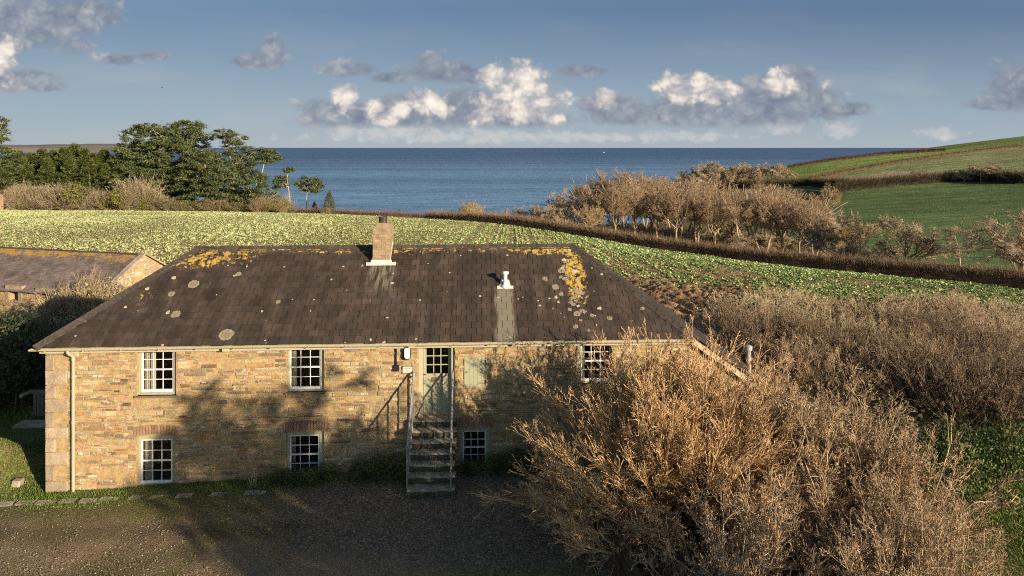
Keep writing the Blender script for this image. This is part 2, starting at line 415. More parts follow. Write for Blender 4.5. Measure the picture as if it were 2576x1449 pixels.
# facade mortar backing with holes + reveals
LE = L + 3.9
def topz(x): return EZ - .06 if x <= L - .02 else EZ - .06 - SL * 1.0 * (x - L + .02)
def wall_with_holes():
    m = MB(); xs = sorted({0.0, L} | {o[0] for o in ops} | {o[1] for o in ops}); zs = sorted({-.6, EZ - .06} | {o[2] for o in ops} | {o[3] for o in ops})
    for i in range(len(xs) - 1):
        for j in range(len(zs) - 1):
            cx = (xs[i] + xs[i + 1]) / 2; cz = (zs[j] + zs[j + 1]) / 2
            if any(o[0] < cx < o[1] and o[2] < cz < o[3] for o in ops): continue
            m.add([(xs[i], 0, zs[j]), (xs[i + 1], 0, zs[j]), (xs[i + 1], 0, zs[j + 1]), (xs[i], 0, zs[j + 1])], [(0, 1, 2, 3)])
    for (a, b_, c, d) in ops:
        y = .45
        m.add([(a, 0, c), (b_, 0, c), (b_, 0, d), (a, 0, d), (a, y, c), (b_, y, c), (b_, y, d), (a, y, d)], [(0, 4, 5, 1), (1, 5, 6, 2), (2, 6, 7, 3), (3, 7, 4, 0)])
    # lean-to wall under the raking roof
    m.add([(L, 0, -.6), (LE, 0, -.6), (LE, 0, topz(LE)), (L, 0, topz(L))], [(0, 1, 2, 3)])
    # sides, back, room shells
    m.add([(0, 0, -.6), (0, 0, EZ - .06), (0, W, EZ - .06), (0, W, -.6)], [(0, 1, 2, 3)])
    m.add([(0, W, -.6), (0, W, EZ - .06), (L, W, EZ - .06), (L, W, -.6)], [(0, 1, 2, 3)])
    m.add([(L, W, -.6), (L, W, EZ - .06), (LE, W, topz(LE)), (LE, W, -.6)], [(0, 1, 2, 3)])
    m.add([(LE, 0, -.6), (LE, W, -.6), (LE, W, topz(LE)), (LE, 0, topz(LE))], [(0, 1, 2, 3)])
    return m.build('wall', M_MORTAR, house)
wall_with_holes()
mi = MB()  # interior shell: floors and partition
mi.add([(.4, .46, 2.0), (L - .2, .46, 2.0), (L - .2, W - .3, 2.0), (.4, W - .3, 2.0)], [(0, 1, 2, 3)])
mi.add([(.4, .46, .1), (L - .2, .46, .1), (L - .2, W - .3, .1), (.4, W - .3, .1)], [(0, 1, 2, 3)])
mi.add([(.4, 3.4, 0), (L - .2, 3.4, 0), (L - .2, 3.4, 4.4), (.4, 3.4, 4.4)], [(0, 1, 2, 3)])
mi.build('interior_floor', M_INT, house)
# rubble stones
PAL = [(.44, .33, .20), (.38, .28, .17), (.32, .24, .155), (.50, .39, .25), (.27, .205, .14), (.40, .25, .12), (.42, .35, .25), (.46, .35, .21), (.35, .27, .18), (.54, .44, .30), (.42, .29, .15), (.24, .19, .145)]
RARE = [(.6, .53, .42), (.17, .11, .07), (.40, .2, .08), (.24, .2, .16)]
def rubble(m, xa, xb, zb, zt, holes, seed, keep=None, hmin=.04, hmax=.145):
    rg = random.Random(seed); z = zb
    while z < zt:
        h = rg.uniform(hmin, hmax) if rg.random() < .88 else rg.uniform(.1, .17)
        x = xa + rg.uniform(-.2, 0)
        while x < xb:
            w = min(rg.choice([.1, .16, .22, .3, .42, .6]) * rg.uniform(.8, 1.2), .7)
            a, b_ = max(x, xa), min(x + w, xb); x += w
            segs = [(a, b_)]
            for (p, q, r, s) in holes:
                if z + h > r and z < s:
                    ns = []
                    for (u, v) in segs:
                        if v <= p or u >= q: ns.append((u, v))
                        else:
                            if u < p: ns.append((u, p))
                            if v > q: ns.append((q, v))
                    segs = ns
            for (u, v) in segs:
                if v - u < .05: continue
                cz = z + h
                if keep and not keep((u + v) / 2, v, cz): continue
                if rg.random() < .2: continue
                g = rg.uniform(.004, .012); pr = rg.uniform(.003, .024)
                dz = rg.uniform(-.012, .012)
                c = rg.choice(PAL) if rg.random() < .93 else rg.choice(RARE)
                k = rg.uniform(.8, 1.2); c = (c[0] * k * .96, c[1] * k * .97, c[2] * k * .92)
                random.seed(rg.random())
                hh_ = h * rg.uniform(.72, 1.05); zo = rg.uniform(0, h - hh_ * .95)
                if rg.random() < .18 and h > .09: hh_ = h * .5; zo = rg.choice([0, h * .5])
                if hh_ - 2 * g > .025: m.bbox(u + g, v - g, -pr, .01, z + zo + g + dz, z + zo + hh_ - g + dz, min(.014, (hh_ - 2 * g) * .3), c, jit=min(.012, hh_ * .12))
        z += h * .97
sm = MB()
q0 = rect((168, 182, 880, 1238))[0]
holes = [(a - .01, b_ + .01, c - .01, d + .01) for a, b_, c, d in ops]
# brick arches: lower windows
arch = []
for nm, o, s in WIN[3:]:
    x0, x1, z0, z1 = rect(o); arch.append((x0 - .08, x1 + .08, z1 - .02, z1 + .29))
QW = .56
rubble(sm, .0, L, -.35, EZ - .08, holes + arch + [(-.2, QW, -2, 9)], 11, keep=lambda c, v, cz: cz < EZ - .075)
rubble(sm, L, LE, -.3, EZ - .08, [], 12, keep=lambda c, v, cz: cz < topz(v) - .05)
sm.build('rubble_facing', M_STONE, house)
random.seed(3)
# granite quoins at the left corner
qm = MB(); z = -.3; k = 0
while z < EZ - .1:
    h = random.choice([.34, .38, .42, .3]) ; h = min(h, EZ - .09 - z)
    if h < .1: break
    w = QW + random.uniform(-.03, .03) if k % 2 == 0 else random.uniform(.2, .26)
    kk = random.uniform(.75, 1.15)
    qm.bbox(-.03, w, -.035 - random.uniform(0, .012), .3, z + .008, z + h - .008, .02, (kk, kk * .97, kk * .92), jit=.008)
    z += h; k += 1
qm.build('quoin_stones', M_GRANITE, house)
# stones filling beside the short quoins
random.seed(5)
# brick arches
for (a, b_, c, d), (nm, o, s) in zip(arch, WIN[3:]):
    m = MB(); n = int((b_ - a) / .075); rise = .07
    for i in range(n):
        u = a + (b_ - a) * i / n; v = a + (b_ - a) * (i + 1) / n; mid = ((u + v) / 2 - (a + b_) / 2) / ((b_ - a) / 2)
        up = rise * (1 - mid * mid); kk = random.uniform(.8, 1.15); tl = mid * .03
        V = [(u + .006, -.02, c + up), (v - .006, -.02, c + up), (v - .006 + tl, -.02, d - rise + up + .02), (u + .006 + tl, -.02, d - rise + up + .02)]
        V += [(x, .05, z_) for x, _, z_ in V]
        m.add(V, [(0, 1, 2, 3), (0, 4, 5, 1), (1, 5, 6, 2), (2, 6, 7, 3), (3, 7, 4, 0)], (.29 * kk, .185 * kk, .12 * kk))
    m.build('brick_arch', M_BRICK, house)
# windows
def glazing(m, x0, x1, z0, z1, cols, rows, y, st=.04, mt=.017, br=.07, meet=True):
    m.box(x0, x0 + st, y, y + .045, z0, z1); m.box(x1 - st, x1, y, y + .045, z0, z1)
    m.box(x0 + st, x1 - st, y + .001, y + .046, z1 - st, z1); m.box(x0 + st, x1 - st, y - .002, y + .046, z0, z0 + br)
    ix0, ix1, iz0, iz1 = x0 + st, x1 - st, z0 + br, z1 - st
    for i in range(1, cols):
        x = ix0 + (ix1 - ix0) * i / cols; m.box(x - mt / 2, x + mt / 2, y + .006, y + .036, iz0, iz1)
    for j in range(1, rows):
        z = iz0 + (iz1 - iz0) * j / rows; hh = .02 if (meet and j == rows // 2) else mt / 2
        m.box(ix0, ix1, y + (.0 if hh > .015 else .009), y + .034, z - hh, z + hh)
for nm, o, s in WIN:
    a, b_, c, d = rect(o); 
    if nm[0] == 'u': d = 4.37
    sy = .10
    x0, x1, z0, z1 = rect(s, sy)
    z1 = min(z1, d - .03); x1 = min(x1, b_ - .025)
    m = MB(); glazing(m, x0, x1, z0, z1, 3, 4, sy)
    wn = m.build('window', M_WHITE, house)
    cs = MB(); y0, y1 = .075, .2
    cs.box(a + .002, x0, y0, y1, c + .002, d - .002); cs.box(x1, b_ - .002, y0, y1, c + .002, d - .002)
    cs.box(x0, x1, y0 + .002, y1, z1, d - .002); cs.box(x0, x1, y0 - .02, y1, c + .002, z0)
    cs.build('casing', M_SAGE, wn)
    g = MB(); g.add([(x0 + .04, sy + .022, z0 + .05), (x1 - .04, sy + .022, z0 + .05), (x1 - .04, sy + .022, z1 - .04), (x0 + .04, sy + .022, z1 - .04)], [(0, 1, 2, 3)])
    g.build('glass', M_GLASS, wn)
    si = MB(); si.bbox(a - .06, b_ + .05, -.06, .07, c - .05, c, .008); si.build('sill', plain('slate sill', (.16, .13, .1), .8, .2) if nm == 'u1' else bpy.data.materials['slate sill'], wn)
    n = 14; wv = {'u1': .27, 'l1': .22, 'u2': .1, 'l2': .07, 'u3': .08, 'l3': .06}[nm]
    def drape(xa, xb):
        cu = MB()
        V = []; F = []
        for i in range(n + 1):
            x = xa + (xb - xa) * i / n; y = .27 + .02 * math.sin(i * 2.4); V += [(x, y, z0), (x, y, z1)]
        for i in range(n): F.append((2 * i, 2 * i + 2, 2 * i + 3, 2 * i + 1))
        cu.add(V, F); cu.build('curtain', M_CURTAIN, wn)
    drape(x0 + .02, x0 + .02 + (x1 - x0) * (wv + .05)); drape(x1 - .02 - (x1 - x0) * .06, x1 - .01)
# door
dm = MB(); y = .17
x0, x1, z0, z1 = rect((1064, 1136, 866, 1040), y); z1 = 4.33
zm = FL(1100, 944, y)[1]
fr = MB(); fr.box(dx0 + .002, x0, .06, .24, dz0, 4.368); fr.box(x1, dx1 - .002, .06, .24, dz0, 4.368); fr.box(x0, x1, .06, .24, z1, 4.368)
door = MB(); glazing(door, x0 + .01, x1 - .01, zm, z1 - .005, 3, 3, y, .09, .026, .05, False)
npl = 6
for i in range(npl):
    u = x0 + .01 + (x1 - x0 - .02) * i / npl; v = x0 + .01 + (x1 - x0 - .02) * (i + 1) / npl
    door.bbox(u + .001, v - .001, y + .004, y + .045, z0 + .02, zm - .001, .006)
door.box(x0 + .01, x1 - .01, y - .012, y + .04, z0 - .03, z0 + .018)
do = door.build('door', M_SAGE, house)
fr.build('door_frame', M_CREAM, do)
g = MB(); g.add([(x0 + .09, y + .022, zm + .04), (x1 - .09, y + .022, zm + .04), (x1 - .09, y + .022, z1 - .08), (x0 + .09, y + .022, z1 - .08)], [(0, 1, 2, 3)]); g.build('glass', M_GLASS, do)
a, b_, c, d = rect((1086, 1115, 949, 958), y); g = MB(); g.bbox(a, b_, y - .012, y + .004, c, d, .004); g.build('letterbox', plain('dull brass', (.25, .22, .15), .5, .1, metal=.4), do)
g = MB(); g.lathe((x0 + .06, y - .03, zm + .04), [(.001, -.02), (.02, -.01), (.02, .01), (.001, .02)], 8); g.build('doorknob', M_BLACK, do)
# green cupboard door in the wall
m = MB(); npl = 5
for i in range(npl):
    u = hx0 + .02 + (hx1 - hx0 - .04) * i / npl; v = hx0 + .02 + (hx1 - hx0 - .04) * (i + 1) / npl
    m.bbox(u + .001, v - .001, -.015, .02, hz0 + .02, hz1 - .02, .004)
hd = m.build('hatch_door', M_SAGE, house)
m = MB(); m.box(hx0, hx0 + .02, -.03, .05, hz0, hz1); m.box(hx1 - .02, hx1, -.03, .05, hz0, hz1); m.box(hx0 + .02, hx1 - .02, -.03, .05, hz1 - .02, hz1); m.box(hx0 + .02, hx1 - .02, -.03, .05, hz0, hz0 + .02); m.build('hatch_frame', M_SAGE, hd)
for zz in (hz0 + .15, hz1 - .15):
    m = MB(); m.box(hx1 - .03, hx1 - .005, -.036, -.03, zz - .05, zz + .05); m.build('hinge', M_BLACK, hd)
m = MB(); m.box(hx0 + .03, hx0 + .1, -.03, -.015, (hz0 + hz1) / 2 - .01, (hz0 + hz1) / 2 + .01); m.build('latch', M_BLACK, hd)
# ---- roof
random.seed(21)
XE = L + .12        # right corner eave of the main roof
HXL = xl; HXR = xr
slopeL = (RZ - EZ) / (HXL + .2); slopeR = (RZ - EZ) / (XE - HXR)
XC = LE + .1; ZC = EZ - slopeR * (XC - XE)      # catslide end
roof_mb = MB(); T = .02
yf, yb = -.2, W + .2
A = (-.2, yf, EZ); B = (XE, yf, EZ); C_ = (XE, yb, EZ); D_ = (-.2, yb, EZ); E = (HXL, 3, RZ); Fp = (HXR, 3, RZ)
dn = lambda p: (p[0], p[1], p[2] - .05)
roof_mb.add([dn(p) for p in (A, B, C_, D_, E, Fp, (XC, yf, ZC), (XC, yb, ZC))], [(0, 1, 5, 4), (3, 4, 5, 2), (0, 4, 3), (1, 2, 5), (1, 6, 7, 2)])
deck = roof_mb.build('roof', M_MORTAR, house)
def slates(m, o, u, v, length, poly_x, exp_=.235, w=.3, rng=random, v0=0.0):
    """o origin at eave, u along eave, v upslope (unit); poly_x(s)->(xmin,xmax) along u for slope distance s"""
    o = Vector(o); u = Vector(u).normalized(); v = Vector(v).normalized(); n = u.cross(v).normalized()
    rows = int(length / exp_) + 1
    for j in range(rows):
        s0 = j * exp_ - .03 if j == 0 else j * exp_; s1 = min((j + 1) * exp_ + .03, length + .005)
        a, b_ = poly_x(min(s0 + exp_ * .4, length))
        x = math.floor(a / w) * w + (w / 2 if j % 2 else 0) - w
        while x < b_:
            ww = w
            p, q = max(x + .007, a), min(x + ww - .007, b_)
            x += ww
            if q - p < .02: continue
            k = rng.uniform(.8, 1.22) * (1 + .07 * math.sin(p * .9 + j)); hz = rng.uniform(.0, .006); jy = rng.uniform(-.008, .008)
            if rng.random() < .02: jy -= .02
            c = (k * rng.uniform(.96, 1.06), k, k * rng.uniform(.95, 1.04))
            t = .024
            P0 = o + u * p + v * (s0 + jy) + n * (t + hz); P1 = o + u * q + v * (s0 + jy + rng.uniform(-.004, .004)) + n * (t + hz + rng.uniform(-.003, .003))
            P2 = o + u * q + v * s1 + n * .002; P3 = o + u * p + v * s1 + n * .002
            Q0 = P0 - n * (t + hz); Q1 = P1 - n * (t + hz)
            m.add([P0, P1, P2, P3, Q0, Q1], [(0, 1, 2, 3), (4, 5, 1, 0), (1, 5, 2), (0, 3, 4)], c)
M1 = RF(1435, 640); M2 = RF(1440, 700); M3 = RF(495, 655); S1 = RF(1271, 780); S2 = RF(962, 690); S3 = RF(1455, 740)
def slate_fn(t, b):
    o = t.obco(); x, y, z = t.sep(o); c = t.tint()
    n = t.noise(o, 2.2, 5, .6); f = t.noise(o, 35.0, 4)
    base = t.ramp(n, [(.3, (.040, .031, .026)), (.55, (.058, .044, .036)), (.75, (.080, .061, .050))])
    base = t.mix(1.0, base, c, 'MULTIPLY'); base = t.mix(1.0, base, t.ramp(f, [(.3, .8), (.7, 1.25)]), 'MULTIPLY')
    sk = t.noise(t.scale(o, (2.6, .25, .25)), 1.5, 5, .6); base = t.mix(1.0, base, t.ramp(sk, [(.3, .72), (.5, 1.0), (.7, 1.35)]), 'MULTIPLY')
    def g(cx, cy, rx, ry): # gaussian-ish mask in roof x,y
        dx = t.math('DIVIDE', t.math('SUBTRACT', x, cx), rx); dy = t.math('DIVIDE', t.math('SUBTRACT', y, cy), ry)
        r = t.math('ADD', t.math('MULTIPLY', dx, dx), t.math('MULTIPLY', dy, dy)); return t.sstep(r, 1.0, 0.0)
    # lime run-off stains below chimney and flue (pale, with a shape of their own)
    def streak(cx, w0, yt, yb_, k):
        wob = t.math('ADD', x, t.math('MULTIPLY', t.math('SUBTRACT', t.noise(t.scale(o, (3, .6, .6)), 2.0, 3), .5), .35))
        ww = t.sstep(t.math('ABSOLUTE', t.math('SUBTRACT', wob, cx)), w0, w0 * .55)
        vv = t.math('MULTIPLY', t.sstep(y, yb_ - .3, yb_ + .5), t.math('LESS_THAN', y, yt))
        return t.math('MULTIPLY', t.math('MULTIPLY', ww, vv), k)
    st = t.math('ADD', streak(S1.x, .34, RF(1271, 722).y, -.6, .8), t.math('MULTIPLY', streak(S2.x, .55, RF(962, 664).y, RF(962, 735).y, .75), t.sstep(t.noise(t.scale(o, (5, .7, .7)), 1.6, 3), .38, .6)))
    base = t.mix(t.math('MINIMUM', st, .85), base, (.24, .22, .17))
    # dark damp runs
    dk = t.math('ADD', streak(RF(1330, 780).x, .3, RF(1330, 700).y, -.6, .5), streak(RF(1190, 780).x, .4, 3, -.6, .4))
    base = t.mix(dk, base, (.035, .026, .024))
    # orange-yellow lichen near ridge and hips
    reg = t.math('MAXIMUM', g(M1.x - .2, 2.85, 3.0, .4), t.math('MAXIMUM', g(M3.x + .4, 2.7, 2.2, .75), g(M2.x + .1, 1.9, .55, 1.7)))
    reg = t.math('MAXIMUM', reg, t.math('MULTIPLY', t.math('MULTIPLY', t.sstep(y, 2.45, 2.9), t.sstep(z, 6.2, 6.5)), .8))
    reg = t.math('MAXIMUM', reg, t.math('MULTIPLY', g(M3.x - .9, 1.5, .9, 1.3), .5))
    ln = t.math('ADD', t.noise(o, 7.5, 7, .72), t.math('MULTIPLY', t.noise(o, 1.4, 2), .25))
    li = t.sstep(t.math('ADD', ln, t.math('MULTIPLY', reg, .27)), .85, .905)
    lc = t.ramp(t.noise(o, 9.0, 3), [(.35, (.52, .28, .03)), (.5, (.56, .38, .07)), (.65, (.52, .44, .18))])
    base = t.mix(t.math('MULTIPLY', li, .9), base, lc)
    # round pale lichen spots
    reg2 = t.math('MAXIMUM', g(S3.x, 1.2, 1.3, 2.4), t.math('MAXIMUM', t.math('MULTIPLY', g(M3.x - .6, 1.2, 2.0, 1.7), .75), .32))
    v = t.add('ShaderNodeTexVoronoi', {'Vector': t.vmath('ADD', o, t.scale(t.noise(o, 6.0, 2, out=1), (.12, .12, .12))), 'Scale': 3.3, 'Randomness': 1.0})
    rnd = t.sep(v.outputs['Color'])
    rad = t.math('MULTIPLY', t.math('ADD', t.math('MULTIPLY', reg2, .26), .06), t.math('ADD', t.math('MULTIPLY', rnd[0], .8), .2))
    sp = t.math('MULTIPLY', t.math('LESS_THAN', v.outputs['Distance'], rad), t.math('GREATER_THAN', t.math('ADD', rnd[1], t.math('MULTIPLY', reg2, .6)), .70))
    base = t.mix(t.math('MULTIPLY', sp, .9), base, t.ramp(t.noise(o, 30.0, 3), [(.35, (.40, .36, .27)), (.6, (.64, .60, .5))]))
    bgl = None; wobs = t.scale(t.vmath('SUBTRACT', t.noise(o, 9.0, 3, out=1), (.5, .5, .5)), (.12, .12, .12))
    for (qx, qy, rr_) in ((570, 843, .21), (487, 716, .17), (442, 792, .14), (1413, 620 + 62, .12), (1455, 735, .12), (1452, 790, .11), (432, 740, .1), (600, 690, .1), (700, 760, .07), (1371, 702, 0.09), (1398, 723, 0.11), (1421, 702, 0.08), (1427, 692, 0.08), (1410, 698, 0.06), (1412, 741, 0.08), (1433, 726, 0.05), (1444, 732, 0.09), (1467, 739, 0.07), (1439, 751, 0.07), (1446, 749, 0.07), (1437, 761, 0.06), (1449, 758, 0.06), (1443, 767, 0.07), (1434, 779, 0.07), (1468, 785, 0.09), (1462, 782, 0.05), (1461, 807, 0.05), (1448, 823, 0.08), (1489, 794, 0.07), (1534, 801, 0.08), (1420, 672, 0.09), (1457, 702, 0.05), (1481, 832, 0.06), (1616, 777, 0.06)):
        c_ = RF(qx, qy); d_ = t.math('SUBTRACT', 1.0, t.math('DIVIDE', t.vmath('DISTANCE', t.vmath('ADD', o, wobs), tuple(c_)), rr_))
        bgl = d_ if bgl is None else t.math('MAXIMUM', bgl, d_)
    bm2 = t.sstep(bgl, .0, .12); base = t.mix(t.math('MULTIPLY', bm2, .85), base, t.ramp(bgl, [(0.0, (.5, .47, .37)), (.25, (.33, .30, .2)), (.8, (.27, .23, .15))]))
    t.set(b.inputs['Normal'], t.bump(t.math('ADD', f, n), .35, .01))
    return base
M_SLATE = mat('brown slate', slate_fn, .75, .35)
rs = MB(); lenF = math.hypot(3.2, RZ - EZ)
def front_x(s): f = s / lenF; return (HXL + .2) * f, (XE + .2) - (XE - HXR) * f
slates(rs, (-.2, yf, EZ), (1, 0, 0), (0, 3.2, RZ - EZ), lenF, front_x)
slates(rs, (XE, yb, EZ), (-1, 0, 0), (0, -3.2, RZ - EZ), lenF, lambda s: ((XE - HXR) * s / lenF, (XE + .2) - (HXL + .2) * s / lenF))
ll = math.hypot(HXL + .2, RZ - EZ); slates(rs, (-.2, yb, EZ), (0, -1, 0), (HXL + .2, 0, RZ - EZ), ll, lambda s: (3.2 * s / ll, 6.4 - 3.2 * s / ll))
lr = math.hypot(XE - HXR, RZ - EZ); lc = math.hypot(XC - XE, EZ - ZC)
slates(rs, (XC, yf, ZC), (0, 1, 0), (-(XC - XE), 0, EZ - ZC), lc + lr, lambda s: (0, 6.4) if s < lc else (3.2 * (s - lc) / lr, 6.4 - 3.2 * (s - lc) / lr))
rs.build('slate_tiles', M_SLATE, deck)
# ridge and hip tiles
def ridge_fn(t, b):
    o = t.obco(); n = t.noise(o, 12.0, 6, .7); f = t.noise(o, 50.0, 3)
    c = t.mix(1.0, t.ramp(n, [(.3, (.035, .03, .026)), (.55, (.075, .062, .052)), (.75, (.13, .105, .085))]), t.tint(), 'MULTIPLY')
    s = t.sstep(t.noise(o, 16.0, 4, .6), .66, .72); c = t.mix(t.math('MULTIPLY', s, .6), c, (.42, .38, .3))
    t.set(b.inputs['Normal'], t.bump(t.math('ADD', n, f), .6, .02)); return c
M_RIDGE = mat('ridge tile', ridge_fn, .85, .25)
def ridge(m, p, q, nl, nr, w=.15, seg=.5, lift=.015):
    p = Vector(p); q = Vector(q); d = (q - p); n = max(1, round(d.length / seg)); u = d.normalized()
    nl = Vector(nl); nr = Vector(nr)   # downslope directions on each side
    nl = (nl - u * nl.dot(u)).normalized(); nr = (nr - u * nr.dot(u)).normalized(); up = -(nl + nr).normalized()
    for i in range(n):
        a = p + d * (i / n) + u * .003; b_ = p + d * ((i + 1) / n) - u * .003
        kk = random.uniform(.8, 1.2); lf = lift + random.uniform(0, .003)
        V = []
        for e in (a, b_):
            V += [e + nl * w + up * (lf - .02), e + up * (lf + .03), e + nr * w + up * (lf - .02), e + nr * w + up * (lf - .055), e + up * (lf - .0), e + nl * w + up * (lf - .055)]
        m.add(V, [(0, 6, 7, 1), (1, 7, 8, 2), (2, 8, 9, 3), (3, 9, 10, 4), (4, 10, 11, 5), (5, 11, 6, 0), (0, 1, 4, 5), (1, 2, 3, 4), (6, 11, 10, 7), (7, 10, 9, 8)], (kk, kk, kk))
rm = MB()
fd = (0, -3.2, EZ - RZ); bd = (0, 3.2, EZ - RZ); ld = (-(HXL + .2), 0, EZ - RZ); rd = (XE - HXR, 0, EZ - RZ)
ridge(rm, (HXL - .1, 3, RZ), (HXR + .1, 3, RZ), fd, bd, .19, .47, .03)
ridge(rm, (-.22, yf - .02, EZ), (HXL, 3, RZ), fd, ld, .19, .47, .03); ridge(rm, (HXR, 3, RZ), (XE + .02, yf - .02, EZ), rd, fd, .2, .47, .04)
ridge(rm, (-.22, yb, EZ), (HXL, 3, RZ), ld, bd, .15); ridge(rm, (HXR, 3, RZ), (XE, yb, EZ), bd, rd, .15)
rm.build('ridge_tiles', M_RIDGE, deck)
# barge board down the catslide edge
bm_ = MB(); 
def rk(x): return EZ - slopeR * (x - XE)
bm_.prism([(XE - .1, rk(XE - .1) - .25), (XC, rk(XC) - .25), (XC, rk(XC) - .05), (XE - .1, rk(XE - .1) - .05)], yf + .02, yf + .07)
bm_.build('bargeboard', M_CREAM, house)
# fascia, gutter with brackets, downpipe
m = MB(); m.box(-.12, XE - .12, -.125, -.005, EZ - .2, EZ - .055); m.build('fascia', M_CREAM, house)
m = MB(); gy, gz, gr = -.235, EZ - .05, .06
V = []; F = []; k = 9; xs = np.linspace(-.32, XE - .05, 40)
for i, x in enumerate(xs):
    for j in range(k):
        th = math.pi * j / (k - 1); V.append((x, gy - gr * math.cos(th), gz - gr * math.sin(th) - .006 * math.sin(x * .8)))
for i in range(len(xs) - 1):
    for j in range(k - 1): F.append((i * k + j, i * k + j + 1, (i + 1) * k + j + 1, (i + 1) * k + j))
m.add(V, F); F2 = [tuple(range(k)), tuple((len(xs) - 1) * k + j for j in range(k))]
m.add(V, F2)
gt = m.build('gutter', M_GUTTER, house)
x = .1
while x < XE - .2:
    bk = MB(); bk.tube([(x, gy - .068 * math.cos(th), gz - .068 * math.sin(th)) for th in np.linspace(0, math.pi, 8)], .011, 5)
    bk.box(x - .02, x + .02, gy + .05, -.125, gz - .06, gz - .02); x += 1.02; bk.build('gutter_bracket', M_GUTTER, gt)
px_, _ = FL(184, 1000, -.09); zt = EZ - .1; zg = gl(px_) - .02
x_top, _ = FL(172, 880, -.2)
m = MB(); m.tube([(x_top, gy, zt), (x_top, gy, zt - .06), (x_top + .02, gy + .02, zt - .1), (px_ - .02, -.1, zt - .19), (px_, -.09, zt - .24), (px_, -.09, zg)], .04, 10)
m.tube([(px_, -.09, 2.42), (px_, -.09, 2.34)], .05, 10); m.tube([(px_, -.09, zt - .22), (px_, -.09, zt - .3)], .05, 10)
m.box(px_ - .06, px_ + .08, -.06, -.01, 2.36, 2.39)
m.build('downpipe', M_GUTTER, gt)
# chimney stack
cw0 = RF(937, 668).x; cw1 = RF(980, 668).x; cy0 = RF(960, 664).y; cy1 = 3.32
def zat(py, y): # height of a photo row on plane y
    return FL(960, py, y)[1]
zb = EZ + SL * (cy0 + .2) - .15; zl = zat(600, cy0); zs = zat(583, cy0); zt_ = zat(564, cy0)
m = MB(); row = 0; z = zb; bh = .085
def ring(x0, x1, y0, y1, z0, z1, row):
    for (ax, u0, u1, fixed) in (('f', x0, x1, y0), ('b', x0, x1, y1), ('l', y0, y1, x0), ('r', y0, y1, x1)):
        n = 2 if ax in 'fb' else 5; step = (u1 - u0) / n; off = step / 2 if row % 2 else 0
        u = u0 - off
        while u < u1 - .01:
            a = max(u, u0) + .004; b_ = min(u + step, u1) - .004; u += step
            if b_ - a < .02: continue
            kk = random.uniform(.85, 1.15); c = (.33 * kk, .255 * kk, .165 * kk)
            if ax == 'f': m.box(a, b_, y0, y0 + .06, z0 + .004, z1 - .004, c)
            if ax == 'b': m.box(a, b_, y1 - .06, y1, z0 + .004, z1 - .004, c)
            if ax == 'l': m.box(x0 - .002, x0 + .05, a, b_, z0 + .004, z1 - .004, c)
            if ax == 'r': m.box(x1 - .05, x1 + .002, a, b_, z0 + .004, z1 - .004, c)
while z < zl: ring(cw0, cw1, cy0, cy1, z, z + bh, row); z += bh; row += 1
m.box(cw0 + .008, cw1 - .008, cy0 + .008, cy1 - .008, zb, z, (.3, .22, .15))
zl = z
m.box(cw0 - .02, cw1 + .02, cy0 - .02, cy1 + .02, zl, zl + .07, (.4, .28, .18)); z = zl + .07
while z < zs: ring(cw0, cw1, cy0, cy1, z, z + bh, row); z += bh; row += 1
m.box(cw0 + .008, cw1 - .008, cy0 + .008, cy1 - .008, zl + .07, z, (.3, .22, .15))
i0, i1 = cw0 + .17, cw1 - .17
m.add([(cw0, cy0, z), (cw1, cy0, z), (cw1, cy1, z), (cw0, cy1, z), (i0, cy0 + .2, zt_ + .02), (i1, cy0 + .2, zt_ + .02), (i1, cy1 - .2, zt_ + .02), (i0, cy1 - .2, zt_ + .02)],
      [(0, 1, 5, 4), (1, 2, 6, 5), (2, 3, 7, 6), (3, 0, 4, 7), (4, 5, 6, 7)], (.36, .26, .17))
ch = m.build('chimney', M_BRICK, deck)
m = MB(); zc = zt_; m.lathe(((cw0 + cw1) / 2, (cy0 + cy1) / 2 - .1, zc), [(.14, -.02), (.14, .16), (.155, .17), (.155, .2), (.12, .2), (.12, .08)], 20); m.build('chimney_pot', plain('dark glazed clay', (.05, .045, .045), .3, .15, spec=.5), deck)
m = MB(); fz = EZ + SL * (cy0 + .2)
m.add([(cw0 - .06, cy0 - .012, fz + .13), (cw1 + .06, cy0 - .012, fz + .13), (cw1 + .06, cy0 - .012, fz + .02), (cw0 - .06, cy0 - .012, fz + .02)], [(3, 2, 1, 0)])
e = Vector((0, 3.2, RZ - EZ)).normalized(); nn = Vector((0, -e.z, e.y))
pA = Vector((cw0 - .2, cy0 - .01, fz)) + nn * .035; pB = Vector((cw1 + .2, cy0 - .01, fz)) + nn * .035
m.add([pA - e * .1, pB - e * .1, pB + e * .05, pA + e * .05], [(0, 1, 2, 3)])
for xx, sg in ((cw0 - .008, -1), (cw1 + .008, 1)):
    yy = cy0; 
    while yy < 3.0:
        z_ = EZ + SL * (yy + .2); m.box(xx - .004, xx + .004, yy, yy + .2, z_ - .05, z_ + .2); yy += .2
m.build('lead_flashing', M_LEAD, deck)
